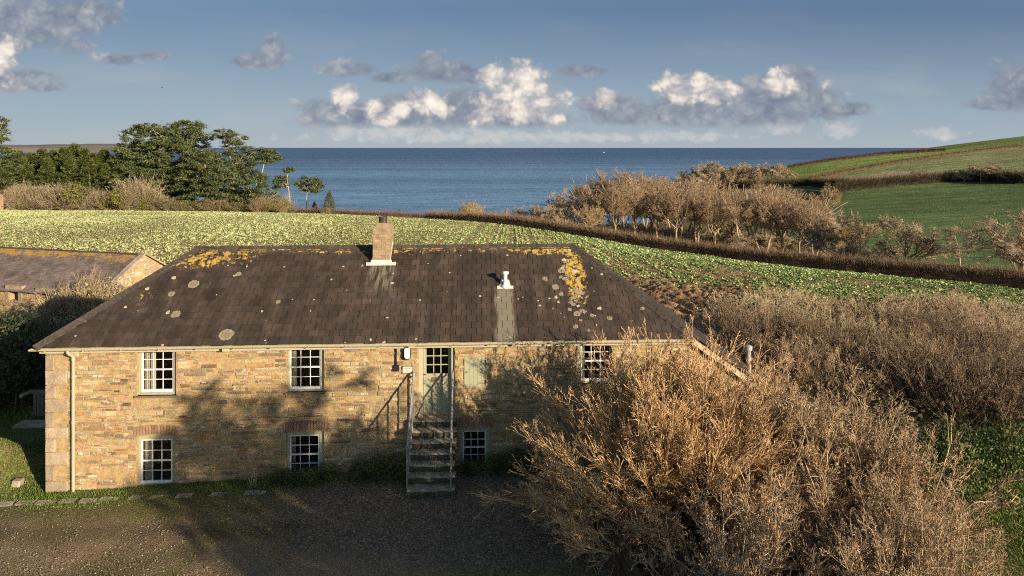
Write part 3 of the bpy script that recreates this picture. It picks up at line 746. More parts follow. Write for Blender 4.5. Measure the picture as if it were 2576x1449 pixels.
# small flue with cowl
fb = RF(1271, 724); m = MB(); b0 = Vector((fb.x, fb.y, fb.z))
m.lathe((fb.x, fb.y + .03, fb.z - .05), [(.13, .05), (.12, .12), (.07, .17), (.062, .2), (.062, .46), (.1, .47), (.115, .5), (.105, .545), (.05, .56), (.001, .565)], 16)
fl = m.build('flue', plain('white painted metal', (.75, .73, .72), .4, .08), deck)
m = MB(); pA = Vector((fb.x - .25, fb.y - .03, EZ + SL * (fb.y + .17))) + nn * .03; pB = pA + Vector((.5, 0, 0))
m.add([pA - e * .03, pB - e * .03, pB + e * .1, pB + e * .1 - Vector((.08, 0, 0)), pB + e * .35 - Vector((.12, 0, 0)), pA + e * .35 + Vector((.12, 0, 0)), pA + e * .1 + Vector((.08, 0, 0)), pA + e * .1], [(0, 1, 2, 7), (6, 3, 4, 5)])
m.build('flue_flashing', M_LEAD, deck)
# second flue on the catslide
O = Vector((0, 0, CAMZ)); fx, _ = FL(1883, 940, 1.1); zr = rk(fx)
zt2 = FL(1883, 872, 1.1)[1]
m = MB(); m.lathe((fx, 1.1, zr - .1), [(.07, 0), (.07, zt2 - zr - .02), (.11, zt2 - zr), (.115, zt2 - zr + .12), (.04, zt2 - zr + .15), (.001, zt2 - zr + .155)], 14)
m.build('boiler_flue', M_STEEL, deck)
# ---- things fixed to the facade
def wallthing(name, px, py, label, cat, y=0.0):
    x, z = FL(px, py, y); e_ = empty(name, HP + U * x + NV * y + Vector((0, 0, z)), TH, label, cat); return e_
lp = wallthing('bulkhead_lamp', 1025, 885, 'oval white bulkhead lamp in black surround left of the green door', 'lamp')
def stadium(m, hw, hh, y0, y1, k=10, s=1.0):
    pts = [(hw * math.cos(t), hh - hw + hw * math.sin(t)) for t in np.linspace(0, math.pi, k)] + [(hw * math.cos(t), -(hh - hw) + hw * math.sin(t)) for t in np.linspace(math.pi, 2 * math.pi, k)]
    V = [(x, y0, z) for x, z in pts][::-1]; n = len(V)
    V2 = [(x * s, y1, z * s) for x, z in pts][::-1]; 
    m.add(V + V2, [tuple(range(n))[::-1], tuple(range(n, 2 * n))] + [(i, (i + 1) % n, (i + 1) % n + n, i + n) for i in range(n)])
m = MB(); stadium(m, .105, .205, -.015, -.1); m.build('lamp_body', M_BLACK, lp)
m = MB(); stadium(m, .082, .185, -.1, -.14, s=.85); m.build('diffuser', M_OPAL, lp)
m = MB(); m.tube([(0, -.05, .19), (.0, -.04, .27), (.01, -.02, .3)], .014, 6); m.build('cable_gland', M_BLACK, lp)
jb = wallthing('junction_box', 998, 925, 'black junction box and conduit running up to the eave beside the lamp', 'junction box')
m = MB(); m.bbox(-.075, .075, -.09, -.01, -.085, .085, .01); m.build('box', M_BLACK, jb)
m = MB(); m.tube([(-.01, -.045, .08), (-.015, -.045, .3), (-.005, -.045, .5), (-.01, -.045, .62)], .022, 7); m.lathe((-.01, -.05, .6), [(.03, 0), (.05, .02), (.05, .05), (.02, .07)], 10); m.build('conduit', M_BLACK, jb)
sp_ = wallthing('name_plate', 1025.5, 929.5, 'small cream house name plate in dark frame under the oval lamp', 'sign')
m = MB(); m.bbox(-.14, .14, -.035, -.012, -.095, .095, .004); m.build('plate', plain('cream plate', (.66, .58, .48), .5, .05), sp_)
m = MB()
for a, b_, c, d in ((-.15, .15, .095, .106), (-.15, .15, -.106, -.095), (-.15, -.14, -.095, .095), (.14, .15, -.095, .095)): m.box(a, b_, -.037, -.01, c, d)
m.build('frame', M_BLACK, sp_)
def text(name, s, size, parent, loc, mt):
    cu = bpy.data.curves.new(name, 'FONT'); cu.body = s; cu.size = size; cu.align_x = 'CENTER'; cu.align_y = 'CENTER'; cu.extrude = .001
    o = bpy.data.objects.new(name, cu); COL.objects.link(o); bpy.context.view_layer.update()
    me = bpy.data.meshes.new_from_object(o); bpy.data.objects.remove(o)
    q = bpy.data.objects.new(name, me); COL.objects.link(q); me.materials.clear(); me.materials.append(mt); q.parent = parent; q.location = loc; q.rotation_euler = (R(90), 0, 0)
    return q
M_INK = plain('faded grey lettering', (.22, .2, .2), .6, .05)
text('lettering', 'THRESHING', .045, sp_, (0, -.037, .035), M_INK); text('lettering', 'BARN', .045, sp_, (0, -.037, -.035), M_INK)
for px, py, lb in ((575, 874, 'small floodlight under the gutter between the two left upper windows'), (1037, 865, 'small floodlight under the gutter just above the oval lamp'), (1295, 860, 'small floodlight under the gutter right of the green wall hatch')):
    f_ = wallthing('floodlight', px, py, lb, 'floodlight'); f_['group'] = 'floodlights under the gutter'
    m = MB(); m.bbox(-.09, .09, -.26, -.17, -.045, .03, .008); m.build('lamp_housing', M_CREAM, f_)
    m = MB(); m.box(-.015, .015, -.17, -.03, -.01, .01); m.build('bracket', M_BLACK, f_)
# ================================================================ STEPS
steps = empty('stone_steps', HP, TH, 'worn mossy granite steps with thin handrails rising to the green door', 'steps')
sx0, _ = FL(1032, 1150, -.8); sx1, _ = FL(1146, 1150, -.8)
zsill = dz0; zg = gl((sx0 + sx1) / 2) ; NS = 7; rise = (zsill - zg) / NS; tread = .235
random.seed(9)
for i in range(NS):   # i=0 top
    zt = zsill - .015 - i * rise; yb_ = -.0 - i * tread; yf_ = -tread * (i + 1) - .03
    if i == NS - 1: yf_ -= .06
    n = 10; V = []; a = sx0 + random.uniform(-.03, .02); b_ = sx1 + random.uniform(-.02, .04)
    for j in range(n + 1):
        x = a + (b_ - a) * j / n; w = random.uniform(-.03, .03); s_ = -.02 * math.sin(math.pi * j / n)
        V += [(x, yb_ + .02 if i else .0, zt + s_ * .3), (x, yf_ + .03 + w, zt + s_), (x, yf_ + w, zt - .03 + s_), (x, yf_ + w + .005, zt - rise * .62), (x, yf_ + .05, zt - rise - .03), (x, yb_ + .02 if i else .0, zt - rise - .03)]
    F = []
    for j in range(n):
        for k_ in range(5): F.append((j * 6 + k_, j * 6 + k_ + 1, (j + 1) * 6 + k_ + 1, (j + 1) * 6 + k_))
    F.append(tuple(range(6))[::-1]); F.append(tuple(n * 6 + k_ for k_ in range(6)))
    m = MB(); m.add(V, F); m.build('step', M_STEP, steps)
for xx in (sx0 + .03, sx1 - .12):
    sm2 = MB()
    V = [(xx, -.01, zg - .1)]
    for i in range(NS): V += [(xx, -tread * i - .02, zsill - .05 - rise * i), (xx, -tread * (i + 1) + .01, zsill - .05 - rise * i)]
    V.append((xx, -tread * NS, zg - .1)); n = len(V); V += [(x + .09, y, z) for x, y, z in V]
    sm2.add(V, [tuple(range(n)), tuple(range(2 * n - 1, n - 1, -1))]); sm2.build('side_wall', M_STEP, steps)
ytop = -.16; ybot = -tread * NS + .06
for hx, px in ((0, 1040), (1, 1139)):
    xt, _ = FL(px, 1000, ytop); xb = xt - (.03 if hx == 0 else 0.0)
    m = MB(); zt = zsill + 1.28; zb_ = zg + 1.25
    m.tube([(xt, ytop + .03, zt - .12), (xt, ytop + .12, zt - .1), (xt, ytop + .14, zt - .03), (xt, ytop + .08, zt + .02), (xt, ytop, zt), (xb, ybot, zb_)], .025, 8)
    hr = m.build('handrail', M_IRON, steps)
    for i in range(6):
        f = i / 5; y = ytop + (ybot - ytop) * f; x = xt + (xb - xt) * f; z = zt + (zb_ - zt) * f; zb2 = zsill - rise * max(0, (-y) / tread - .5) if i < 5 else zg
        m = MB(); m.tube([(x, y, zb2 - .05), (x, y, z)], .02 if 0 < i < 5 else .026, 6); m.build('post', M_IRON, hr)
    m = MB(); m.tube([(xt, ytop, zt - .35), (xt, -.01, zt - .3)], .012, 6); m.build('wall_tie', M_IRON, hr)

# ================================================================ OLD BARN at left
def slate2_fn(t, b):
    o = t.obco(); n = t.noise(o, 1.3, 6, .65); f = t.noise(o, 20.0, 4)
    c = t.ramp(n, [(.3, (.13, .105, .095)), (.5, (.19, .155, .145)), (.7, (.27, .22, .19))])
    c = t.mix(1.0, c, t.tint(), 'MULTIPLY'); x, y, z = t.sep(o)
    li = t.sstep(t.math('ADD', t.noise(o, 3.0, 5, .7), t.math('MULTIPLY', t.sstep(z, -.6, -.1), .2)), .64, .69)
    c = t.mix(t.math('MULTIPLY', li, .8), c, (.5, .3, .05))
    sp = t.sstep(t.noise(o, 4.5, 4, .6), .68, .71); c = t.mix(t.math('MULTIPLY', sp, .7), c, (.5, .46, .42))
    t.set(b.inputs['Normal'], t.bump(t.math('ADD', f, n), .5, .03)); return c
M_SLATE2 = mat('old grey slate', slate2_fn, .8, .3)
rE = P(365, 641, 40.0); rW0 = P(0, 622, 42.9)
ux = (rE - rW0); ux.z = 0; ux.normalize()
barn = empty('old_stone_outbuilding', (rE.x, rE.y, rE.z), math.atan2(ux.y, ux.x), 'low stone outbuilding with lichened grey slate roof behind the left end of the house', 'outbuilding')
bw = 3.0; bl = 20; br = 1.75; eh = 3.0 # half width, length, rise, eave height over ground
m = MB(); m.add([(-bl, -bw - .15, -br - .1), (0, -bw - .15, -br - .1), (0, 0, 0), (-bl, 0, 0), (-bl, bw + .15, -br - .1), (0, bw + .15, -br - .1)], [(0, 1, 2, 3), (3, 2, 5, 4)])
rf = m.build('roof', M_MORTAR, barn)
m = MB(); lb = math.hypot(bw + .15, br + .1)
slates(m, (-bl, -bw - .15, -br - .08), (1, 0, 0), (0, bw + .15, br + .1), lb, lambda s: (0, bl - .25), .2, .27)
m.build('slate_tiles', M_SLATE2, rf)
m = MB(); ridge(m, (-bl, 0, .02), (-.05, 0, .02), (0, -bw, -br), (0, bw, -br), .16, .5); m.build('ridge_tiles', M_RIDGE, rf)
# walls, openings
def bpx(px, py):  # local x,z on front wall plane y=-bw
    O = Vector((0, 0, CAMZ)); D = Vector(((px - CX) / FPX, 1, -(py - HY) / FPX)); n = Vector((-ux.y, ux.x, 0)); p0 = rE - n * bw
    t = (p0 - O).dot(n) / D.dot(n); q = O + D * t - rE; return q.dot(ux), q.z
bops = []
a, c = bpx(24, 755); b_, d = bpx(46, 733); bops.append((a, b_, c, d))
a, c = bpx(101, 800); b_, d = bpx(128, 740); bops.append((a, b_, c - .5, d))
m = MB(); xs = sorted({-bl, -.02} | {o[0] for o in bops} | {o[1] for o in bops}); zs = sorted({-br - eh - 1, -br - .12} | {o[2] for o in bops} | {o[3] for o in bops})
for i in range(len(xs) - 1):
    for j in range(len(zs) - 1):
        cx = (xs[i] + xs[i + 1]) / 2; cz = (zs[j] + zs[j + 1]) / 2
        if any(o[0] < cx < o[1] and o[2] < cz < o[3] for o in bops): continue
        m.add([(xs[i], -bw, zs[j]), (xs[i + 1], -bw, zs[j]), (xs[i + 1], -bw, zs[j + 1]), (xs[i], -bw, zs[j + 1])], [(0, 1, 2, 3)])
for (a, b_, c, d) in bops:
    m.add([(a, -bw, c), (b_, -bw, c), (b_, -bw, d), (a, -bw, d), (a, -bw + .5, c), (b_, -bw + .5, c), (b_, -bw + .5, d), (a, -bw + .5, d)], [(0, 4, 5, 1), (1, 5, 6, 2), (2, 6, 7, 3), (3, 7, 4, 0)])
m.add([(-bl, bw, -br - eh - 1), (-.02, bw, -br - eh - 1), (-.02, bw, -br - .12), (-bl, bw, -br - .12)], [(3, 2, 1, 0)])
m.add([(-.02, -bw, -br - eh - 1), (-.02, bw, -br - eh - 1), (-.02, bw, -br - .1), (-.02, 0, -.02), (-.02, -bw, -br - .1)], [(0, 1, 2, 3, 4)])
m.build('wall', M_MORTAR, barn)
m = MB(); 
class Rot: pass
random.seed(31)
rm_ = MB(); rubble(rm_, -bl, 0, -br - eh - .6, -br - .15, bops + [(o[0] - .3, o[1] + .3, o[3], o[3] + .32) for o in bops] + [(o[0] - .28, o[0], o[2], o[3]) for o in bops] + [(o[1], o[1] + .28, o[2], o[3]) for o in bops], 77, hmin=.08, hmax=.2)
rm_.V = [v + np.array([0, -bw, 0]) for v in rm_.V]; rm_.build('rubble_facing', M_STONE, barn)
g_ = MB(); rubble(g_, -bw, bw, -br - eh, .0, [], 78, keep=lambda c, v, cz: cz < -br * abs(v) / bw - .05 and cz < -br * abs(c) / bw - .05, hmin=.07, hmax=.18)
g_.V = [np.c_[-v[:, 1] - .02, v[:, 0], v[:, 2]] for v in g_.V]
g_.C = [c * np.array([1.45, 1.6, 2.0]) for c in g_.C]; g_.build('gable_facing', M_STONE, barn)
m = MB()
for o in bops:
    m.bbox(o[0] - .3, o[1] + .3, -bw - .05, -bw + .2, o[3] + .003, o[3] + .32, .02, (.9, .87, .8)); m.bbox(o[0] - .28, o[0] - .003, -bw - .04, -bw + .2, o[2], o[3] - .003, .02, (.8, .78, .7)); m.bbox(o[1] + .003, o[1] + .28, -bw - .04, -bw + .2, o[2], o[3] - .003, .02, (.85, .8, .74))
m.build('granite_lintel', M_GRANITE, barn)
m = MB(); o = bops[0]; m.box(o[0], o[1], -bw + .3, -bw + .34, o[2], o[3]); m.box((o[0] + o[1]) / 2 - .03, (o[0] + o[1]) / 2 + .03, -bw + .25, -bw + .299, o[2], o[3]); m.build('window', M_WOOD, barn)
m = MB(); o = bops[1]
for i in range(5):
    w = (o[1] - o[0]) / 5; m.bbox(o[0] + w * i + .005, o[0] + w * (i + 1) - .005, -bw + .28, -bw + .33, o[2], o[3], .008)
m.build('door', M_WOOD, barn)
# coping stones on the gable verge
m = MB()
for sg in (-1, 1):
    for i in range(9):
        f0 = i / 9; f1 = (i + 1) / 9 - .01; kk = random.uniform(.85, 1.2)
        y0, y1 = sg * bw * f0, sg * bw * f1; z0, z1 = -br * f0, -br * f1
        V = [(-.3, y0, z0 + .02), (.06, y0, z0 + .02), (.06, y1, z1 + .02), (-.3, y1, z1 + .02)]; V += [(x, y, z + .1) for x, y, z in V]
        m.add(V, [(3, 2, 1, 0), (4, 5, 6, 7), (0, 1, 5, 4), (1, 2, 6, 5), (2, 3, 7, 6), (3, 0, 4, 7)], (kk, kk, kk))
m.build('coping', M_GRANITE, barn)
# ================================================================ GROUND, FIELDS, SEA
_DS = np.concatenate([np.arange(6, 60, .5), np.arange(60, 200, 1.0), np.arange(200, 900, 3.0)])
def hit(px, py):
    X = (px - CX) / FPX; h = HH(X * _DS, _DS); ys = HY + FPX * h / _DS
    k = np.argmax(ys <= py) if (ys <= py).any() else len(_DS) - 1
    return X * _DS[k], _DS[k]
def inpoly(x, y, poly):
    x = np.asarray(x); r = np.zeros(x.shape, bool); n = len(poly)
    for i in range(n):
        x0, y0 = poly[i]; x1, y1 = poly[(i + 1) % n]
        c = ((y0 > y) != (y1 > y)) & (x < (x1 - x0) * (y - y0) / ((y1 - y0) or 1e-9) + x0); r ^= c
    return r
FIELD = [(-110, 40), (-38, 47.5), (-20, 48.5), (-14, 41), (-6, 36), (8, 34), (16, 39.5), (38, 49), (62, 50), (66, 62), (54, 71.3), (20.4, 92.8), (-13.2, 114), (-42, 104), (-110, 97)]
PAST = [(40, 90), (30, 170), (60, 330)] + [hit(p, q) for p, q in ((1815, 478), (2040, 470), (2125, 479), (2278, 467), (2414, 457), (2576, 462))] + [(420, 330), (420, 90)]
h4 = [hit(p, q) for p, q in ((2036, 455), (2108, 439), (2244, 413), (2441, 386), (2570, 372))]
h3 = [hit(p, q) for p, q in ((1760, 474), (1815, 477), (1930, 474), (2040, 468), (2125, 480), (2200, 473), (2278, 466), (2414, 456), (2500, 458), (2590, 463))]
h5 = [hit(p, q) for p, q in ((1978, 425), (2108, 404), (2244, 388), (2380, 381))]
CROPR = h3[4:] + [(420, 340), (440, 470)] + h4[::-1]
TAN = [hit(p, q) for p, q in ((2110, 450), (2240, 432), (2380, 432), (2385, 448), (2270, 458), (2150, 468))]
def landcol(x, y):
    c = np.tile(np.array([.11, .12, .045]), (len(x), 1))
    n = vnoise(x, y, 3, .05); n2 = vnoise(x, y, 5, .3)
    far = y > 250; c[far] = (.24, .29, .07)
    p = inpoly(x, y, PAST); c[p] = (.11, .16, .06)
    p = inpoly(x, y, [(2, 110), (0, 240), (75, 250), (78, 98), (40, 85)]); c[p] = (.16, .125, .06)
    p = inpoly(x, y, CROPR); c[p] = (.26, .28, .12)
    p = inpoly(x, y, TAN); c[p] = (.44, .34, .21)
    c *= (.85 + .3 * n + .2 * (n2 - .5))[:, None]
    return c
def ground_fn(t, b):
    p = t.pos(); n = t.noise(t.scale(p, (.6, 1.5, 1)), .35, 6, .65); f = t.noise(p, 1.6, 5, .7); s = t.noise(t.scale(p, (.05, .5, .3)), .5, 4, .6)
    c = t.mix(1.0, t.tint(), t.ramp(n, [(.3, .7), (.7, 1.3)]), 'MULTIPLY')
    c = t.mix(1.0, c, t.ramp(f, [(.3, .7), (.7, 1.35)]), 'MULTIPLY'); c = t.mix(1.0, c, t.ramp(s, [(.35, .8), (.65, 1.3)]), 'MULTIPLY')
    t.set(b.inputs['Normal'], t.bump(t.math('ADD', f, s), .8, .35)); return c
M_GROUND = mat('pasture ground', ground_fn, .95, .1)
xs = np.concatenate([np.arange(-500, -120, 20), np.arange(-120, 60, 2.5), np.arange(60, 430, 4), np.arange(430, 701, 20)]).astype(float)
ys = np.concatenate([np.arange(-150, 0, 15), np.arange(0, 130, 2.5), np.arange(130, 500, 4), np.arange(500, 901, 20)]).astype(float)
def gfn(x, y):
    e = np.where((x > -29) & (x < 21) & (y > 3) & (y < 39), -.3, 0.0); e = e + np.where(inpoly(x, y, FIELD), -.25, 0)
    return e
tag(sheet('ground', xs, ys, M_GROUND, 0, gfn, landcol), kind='structure')
# yard: gravel, worn grass
def yard_fn(t, b):
    p = t.pos(); x, y, z = t.sep(p)
    big = t.noise(p, .35, 5, .6); n = t.noise(p, 1.3, 6, .65)
    v = t.voro(p, 22.0, 'F1', 'Color'); vd = t.voro(p, 22.0); fine = t.noise(p, 60.0, 3)
    v2 = t.voro(p, 60.0, 'F1', 'Color')
    vg = t.sep(v)[0]; vg2 = t.sep(v2)[1]
    grav = t.ramp(t.math('ADD', t.math('MULTIPLY', vg, .5), t.math('MULTIPLY', vg2, .5)), [(.15, (.08, .062, .045)), (.5, (.17, .138, .10)), (.8, (.28, .235, .18)), (.95, (.42, .37, .29))])
    dirt = t.ramp(t.math('ADD', t.math('MULTIPLY', fine, .5), t.math('MULTIPLY', vg2, .45)), [(.25, (.15, .105, .06)), (.5, (.30, .22, .13)), (.8, (.46, .37, .25))])
    grass = t.ramp(t.math('ADD', t.math('MULTIPLY', fine, .5), t.math('MULTIPLY', vg, .4)), [(.25, (.06, .065, .02)), (.5, (.15, .15, .045)), (.8, (.28, .26, .10))])
    # gravel near the steps
    gx = t.math('DIVIDE', t.math('SUBTRACT', x, .3), 7.0); gy = t.math('DIVIDE', t.math('SUBTRACT', y, 17.3), 2.6)
    gm = t.sstep(t.math('ADD', t.math('ADD', t.math('MULTIPLY', gx, gx), t.math('MULTIPLY', gy, gy)), t.math('MULTIPLY', t.math('SUBTRACT', n, .5), 1.2)), 1.15, .6)
    c = t.mix(t.math('MULTIPLY', t.sstep(big, .42, .6), .7), dirt, grass)
    c = t.mix(t.math('MULTIPLY', t.sstep(n, .5, .62), .45), c, grav)
    c = t.mix(gm, c, grav)
    # greener band below the kerb, at the left
    gb = t.math('MULTIPLY', t.sstep(y, 17.0, 18.2), t.sstep(t.math('ADD', x, t.math('MULTIPLY', n, 3.0)), -4.5, -7.0))
    c = t.mix(t.math('MULTIPLY', gb, .6), c, grass)
    # tyre-worn darker tracks
    tr = t.math('MULTIPLY', t.sstep(t.math('ABSOLUTE', t.math('SUBTRACT', t.math('ADD', y, t.math('MULTIPLY', x, .05)), 16.3)), .55, .1), .35)
    c = t.mix(t.math('MULTIPLY', tr, t.sstep(x, -4.0, -6.0)), c, (.07, .048, .028))
    h = t.math('ADD', t.math('MULTIPLY', t.math('SUBTRACT', 1.0, vd), .5), t.math('ADD', n, t.math('MULTIPLY', vg2, .4)))
    t.set(b.inputs['Normal'], t.bump(h, 1.0, .03)); return c
M_YARD = mat('gravel yard', yard_fn, .95, .12)
yx = np.arange(-30, 22.01, .25); yy = np.arange(2, 40.01, .25)
def mound(x, y): # grassy bank beyond the left end of the house front
    r = ((x + 15.6) / 1.35) ** 2 + ((y - 20.1) / 1.3) ** 2
    return 1.25 * np.exp(-r * 1.3)
tag(sheet('yard', yx, yy, M_YARD, .0, lambda x, y: (vnoise(x, y, 2, 1.2) - .5) * .05 + (vnoise(x, y, 9, .4) - .5) * .06 * (y < 18) + mound(x, y)), kind='structure')
def yz(x, y): return GZ(x, y) + mound(x, y)
# field soil
def soil_fn(t, b):
    p = t.pos(); n = t.noise(p, 1.2, 6, .7); f = t.noise(p, 6.0, 4, .7)
    c = t.ramp(t.math('MULTIPLY', t.math('ADD', n, f), .5), [(.35, (.15, .085, .042)), (.5, (.36, .22, .115)), (.65, (.58, .38, .22))])
    x, y, z = t.sep(p); lf = t.math('MULTIPLY', t.sstep(x, 6, -6), t.sstep(t.noise(p, 3.0, 4, .6), .42, .55))
    c = t.mix(t.math('MULTIPLY', lf, .8), c, (.34, .34, .14))
    t.set(b.inputs['Normal'], t.bump(t.math('ADD', n, f), 1.0, .15)); return c
M_SOIL = mat('ploughed soil', soil_fn, .9, .2)
fxs = np.arange(-100, 67, .8); fys = np.arange(33, 116, .8)
tag(sheet('field', fxs, fys, M_SOIL, .0, lambda x, y: (vnoise(x, y, 12, .8) - .5) * .12, mask=lambda x, y: inpoly(x, y, FIELD) & ~((x > 3.5) & (x < 29.5) & (y > 33.5) & (y < 59.5))), kind='structure')
# muddy headland, ridged, finer
def mudh(x, y):
    s = np.sin((x * .80 + y * .6) * 2 * math.pi / .95 + vnoise(x, y, 8, .3) * 3); w = np.clip(1 - (y - 42.5 - (x - 8) * .3) / 6, 0, 1) * np.clip((22 - x) / 4, 0, 1)
    return (.07 + .17 * w) * s + (vnoise(x, y, 21, 2.0) - .5) * (.08 + .16 * w) + (vnoise(x, y, 22, 5) - .5) * .16 * w + (vnoise(x, y, 23, 9) - .5) * .1 * w
tag(sheet('ploughed_headland', np.arange(3, 30, .14), np.arange(33, 60, .14), M_SOIL, .03, mudh, mask=lambda x, y: inpoly(x, y, FIELD)), kind='structure')
# crop rows
rng = np.random.default_rng(5)
def kale():
    X = []; Y = []
    for xr_ in np.arange(-95, 66, .54):
        y = np.arange(34, 115, .27) + rng.uniform(-.1, .1, len(np.arange(34, 115, .27))); x = xr_ + rng.normal(0, .06, len(y)) * (1 + 5 * min(max((-2 - xr_) / 12, 0), 1))
        X.append(x); Y.append(y)
    X = np.concatenate(X); Y = np.concatenate(Y)
    k = inpoly(X, Y, [(a, b_ if b_ < 60 else b_ - 1.2) for a, b_ in FIELD]) & (np.abs(X / Y) < .8)
    X = X[k]; Y = Y[k]
    bare = np.clip(1.15 - (Y - 41.5 - np.maximum(X - 8, -12) * .3) / 5.0, 0, 1) * (X > -14) * np.clip((20.5 - X) / 4, 0, 1)   # thin at the muddy headland
    bare = np.maximum(bare, .75 * (vnoise(X, Y, 44, .13) > .78) * (vnoise(X, Y, 45, .9) > .4))
    tr = (np.abs(((X + 40) % 24) - 12) < .3) & (X > -12); bare = np.maximum(bare, tr * .9)
    bare = np.maximum(bare, .75 * ((np.round((X + 95) / .54).astype(int) % 4) == 0) * (X > -9))
    k = rng.uniform(0, 1, len(X)) > bare; X = X[k]; Y = Y[k]
    n = len(X); Z = GZ(X, Y); nl = 9
    s = rng.uniform(.75, 1.25, n) * (.7 + .5 * vnoise(X, Y, 31, .25)) * (1 + .5 * np.clip((X + 8) / 20, 0, 1))
    jt = np.repeat(np.clip((8 - X) / 20, .35, 1) * .13, nl)[:, None]; ctr = np.repeat(np.c_[X, Y, Z + .02], nl, 0) + rng.normal(0, 1, (n * nl, 3)) * jt * (1, 1, .15); S = np.repeat(s, nl)
    th = rng.uniform(0, 2 * math.pi, n * nl); el = rng.uniform(.35, 1.4, n * nl); Lf = rng.uniform(.11, .21, n * nl) * S; Wd = Lf * rng.uniform(.45, .7, n * nl)
    dr = np.c_[np.cos(th) * np.cos(el), np.sin(th) * np.cos(el), np.sin(el)]
    sd = np.c_[-np.sin(th), np.cos(th), rng.normal(0, .3, n * nl)]; sd = unit(sd)
    p0 = ctr + dr * .03; pm = ctr + dr * (Lf * .6)[:, None]; tip = ctr + dr * Lf[:, None] + np.c_[np.cos(th) * .05, np.sin(th) * .05, -np.full(n * nl, .05)]
    V = np.stack([p0, pm + sd * Wd[:, None] * .5, tip, pm - sd * Wd[:, None] * .5], 1).reshape(-1, 3)
    F = np.arange(n * nl * 4).reshape(-1, 4)
    gx = np.clip((np.repeat(X, nl) + 25) / 45, 0, 1) * .75; r = rng.uniform(0, 1, n * nl)  # leaf colour paler leftwards, brightened where the crop catches low sun
    pale = np.array([.66, .68, .37]); green = np.array([.17, .28, .085]); yel = np.array([.64, .60, .30])
    w = (r < (.28 + gx * .62))[:, None]; c = np.where(w, green, np.where((r > .85)[:, None], yel, pale)) * rng.uniform(.75, 1.25, (n * nl, 1))
    patch = np.repeat(.8 + .4 * vnoise(X, Y, 77, .08), nl)[:, None]
    return mesh_np('kale_crop', V, [F], np.repeat(c * patch, 4, 0))
o = obj('kale_crop', kale(), M_KALE); tag(o, 'pale green leafy winter crop in rows across the big field behind the house', 'crop', kind='stuff')
# puddles
def water_mat():
    def fn(t, b): b.inputs['Roughness'].default_value = .06; return t.ramp(t.noise(t.pos(), 2.0), [(0, (.05, .045, .04)), (1, (.09, .08, .07))])
    return mat('puddle water', fn, .06, .6)
for (px, py, w, dd) in ((1672, 748, 1.5, .9), (1770, 800, 1.2, .8), (1640, 735, .8, .6)):
    q = hit(px, py); m = MB(); th = np.linspace(0, 2 * math.pi, 22)[:-1]
    m.add([(w * .5 * math.cos(a) * (1 + .25 * math.sin(3 * a)), dd * .5 * math.sin(a) * (1 + .2 * math.cos(2 * a)), 0) for a in th], [tuple(range(21))])
    pm = bpy.data.materials.get('puddle water') or water_mat()
    tag(m.build('puddle', pm, None, loc=(q[0], q[1], GZ(*q) + .17)), kind='structure')
# sea
SEAZ = CAMZ - 34
def sea_fn(t, b):
    p = t.pos(); d = t.vmath('LENGTH', t.scale(p, (1, 1, 0)))
    w1 = t.noise(t.scale(p, (.35, 1, 1)), .09, 5, .6, .4); w2 = t.noise(t.scale(p, (.5, 1, 1)), .4, 4, .6); w3 = t.noise(t.scale(p, (.12, 1, 1)), .008, 4, .6)
    t.set(b.inputs['Normal'], t.bump(t.math('ADD', w1, t.math('MULTIPLY', w2, .5)), .8, 1.8))
    b.inputs['IOR'].default_value = 1.33
    wind = t.ramp(w3, [(.35, .8), (.65, 1.2)])
    c = t.mix(t.sstep(d, 250, 2600), (.16, .30, .46), (.07, .13, .25))
    chop = t.ramp(t.math('ADD', t.math('MULTIPLY', w1, .6), t.math('MULTIPLY', w2, .4)), [(.35, .7), (.65, 1.4)])
    return t.mix(1.0, t.mix(1.0, c, wind, 'MULTIPLY'), chop, 'MULTIPLY')
M_SEA = mat('sea water', sea_fn, .45, .25)
m = MB(); S_ = 60000; m.add([(-S_, -2000, SEAZ), (S_, -2000, SEAZ), (S_, S_, SEAZ), (-S_, S_, SEAZ)], [(0, 1, 2, 3)]); tag(m.build('sea', M_SEA), kind='structure')
# far headland
hx_ = np.arange(-5400, -1500, 60.); hy_ = np.arange(4300, 6000, 60.)
XX, YY = np.meshgrid(hx_, hy_)
prof = np.clip((-2350 - XX) / 500, 0, 1); prof = prof * prof * (3 - 2 * prof)
Z = SEAZ - 5 + prof * (52 + 16 * vnoise(XX, YY, 4, .0022) + 5 * vnoise(XX, YY, 6, .008)) * np.sin(np.clip((YY - 4300) / 1700, 0, 1) * math.pi) ** .35
V = np.c_[XX.ravel(), YY.ravel(), Z.ravel()]; nx = len(hx_); i, j = np.meshgrid(np.arange(nx - 1), np.arange(len(hy_) - 1)); a = (j * nx + i).ravel()
pc = np.floor(XX / 210 + 3 * vnoise(XX, YY, 8, .004)).astype(int); pal = np.array([(.17, .16, .15), (.22, .18, .17), (.16, .18, .13), (.25, .21, .18)]); cc = pal[(pc.ravel() * 7 + (YY.ravel() / 300).astype(int)) % 4]
tag(obj('distant_hills', mesh_np('distant_hills', V, [np.c_[a, a + 1, a + nx + 1, a + nx]], cc, True), M_GROUND), kind='structure')
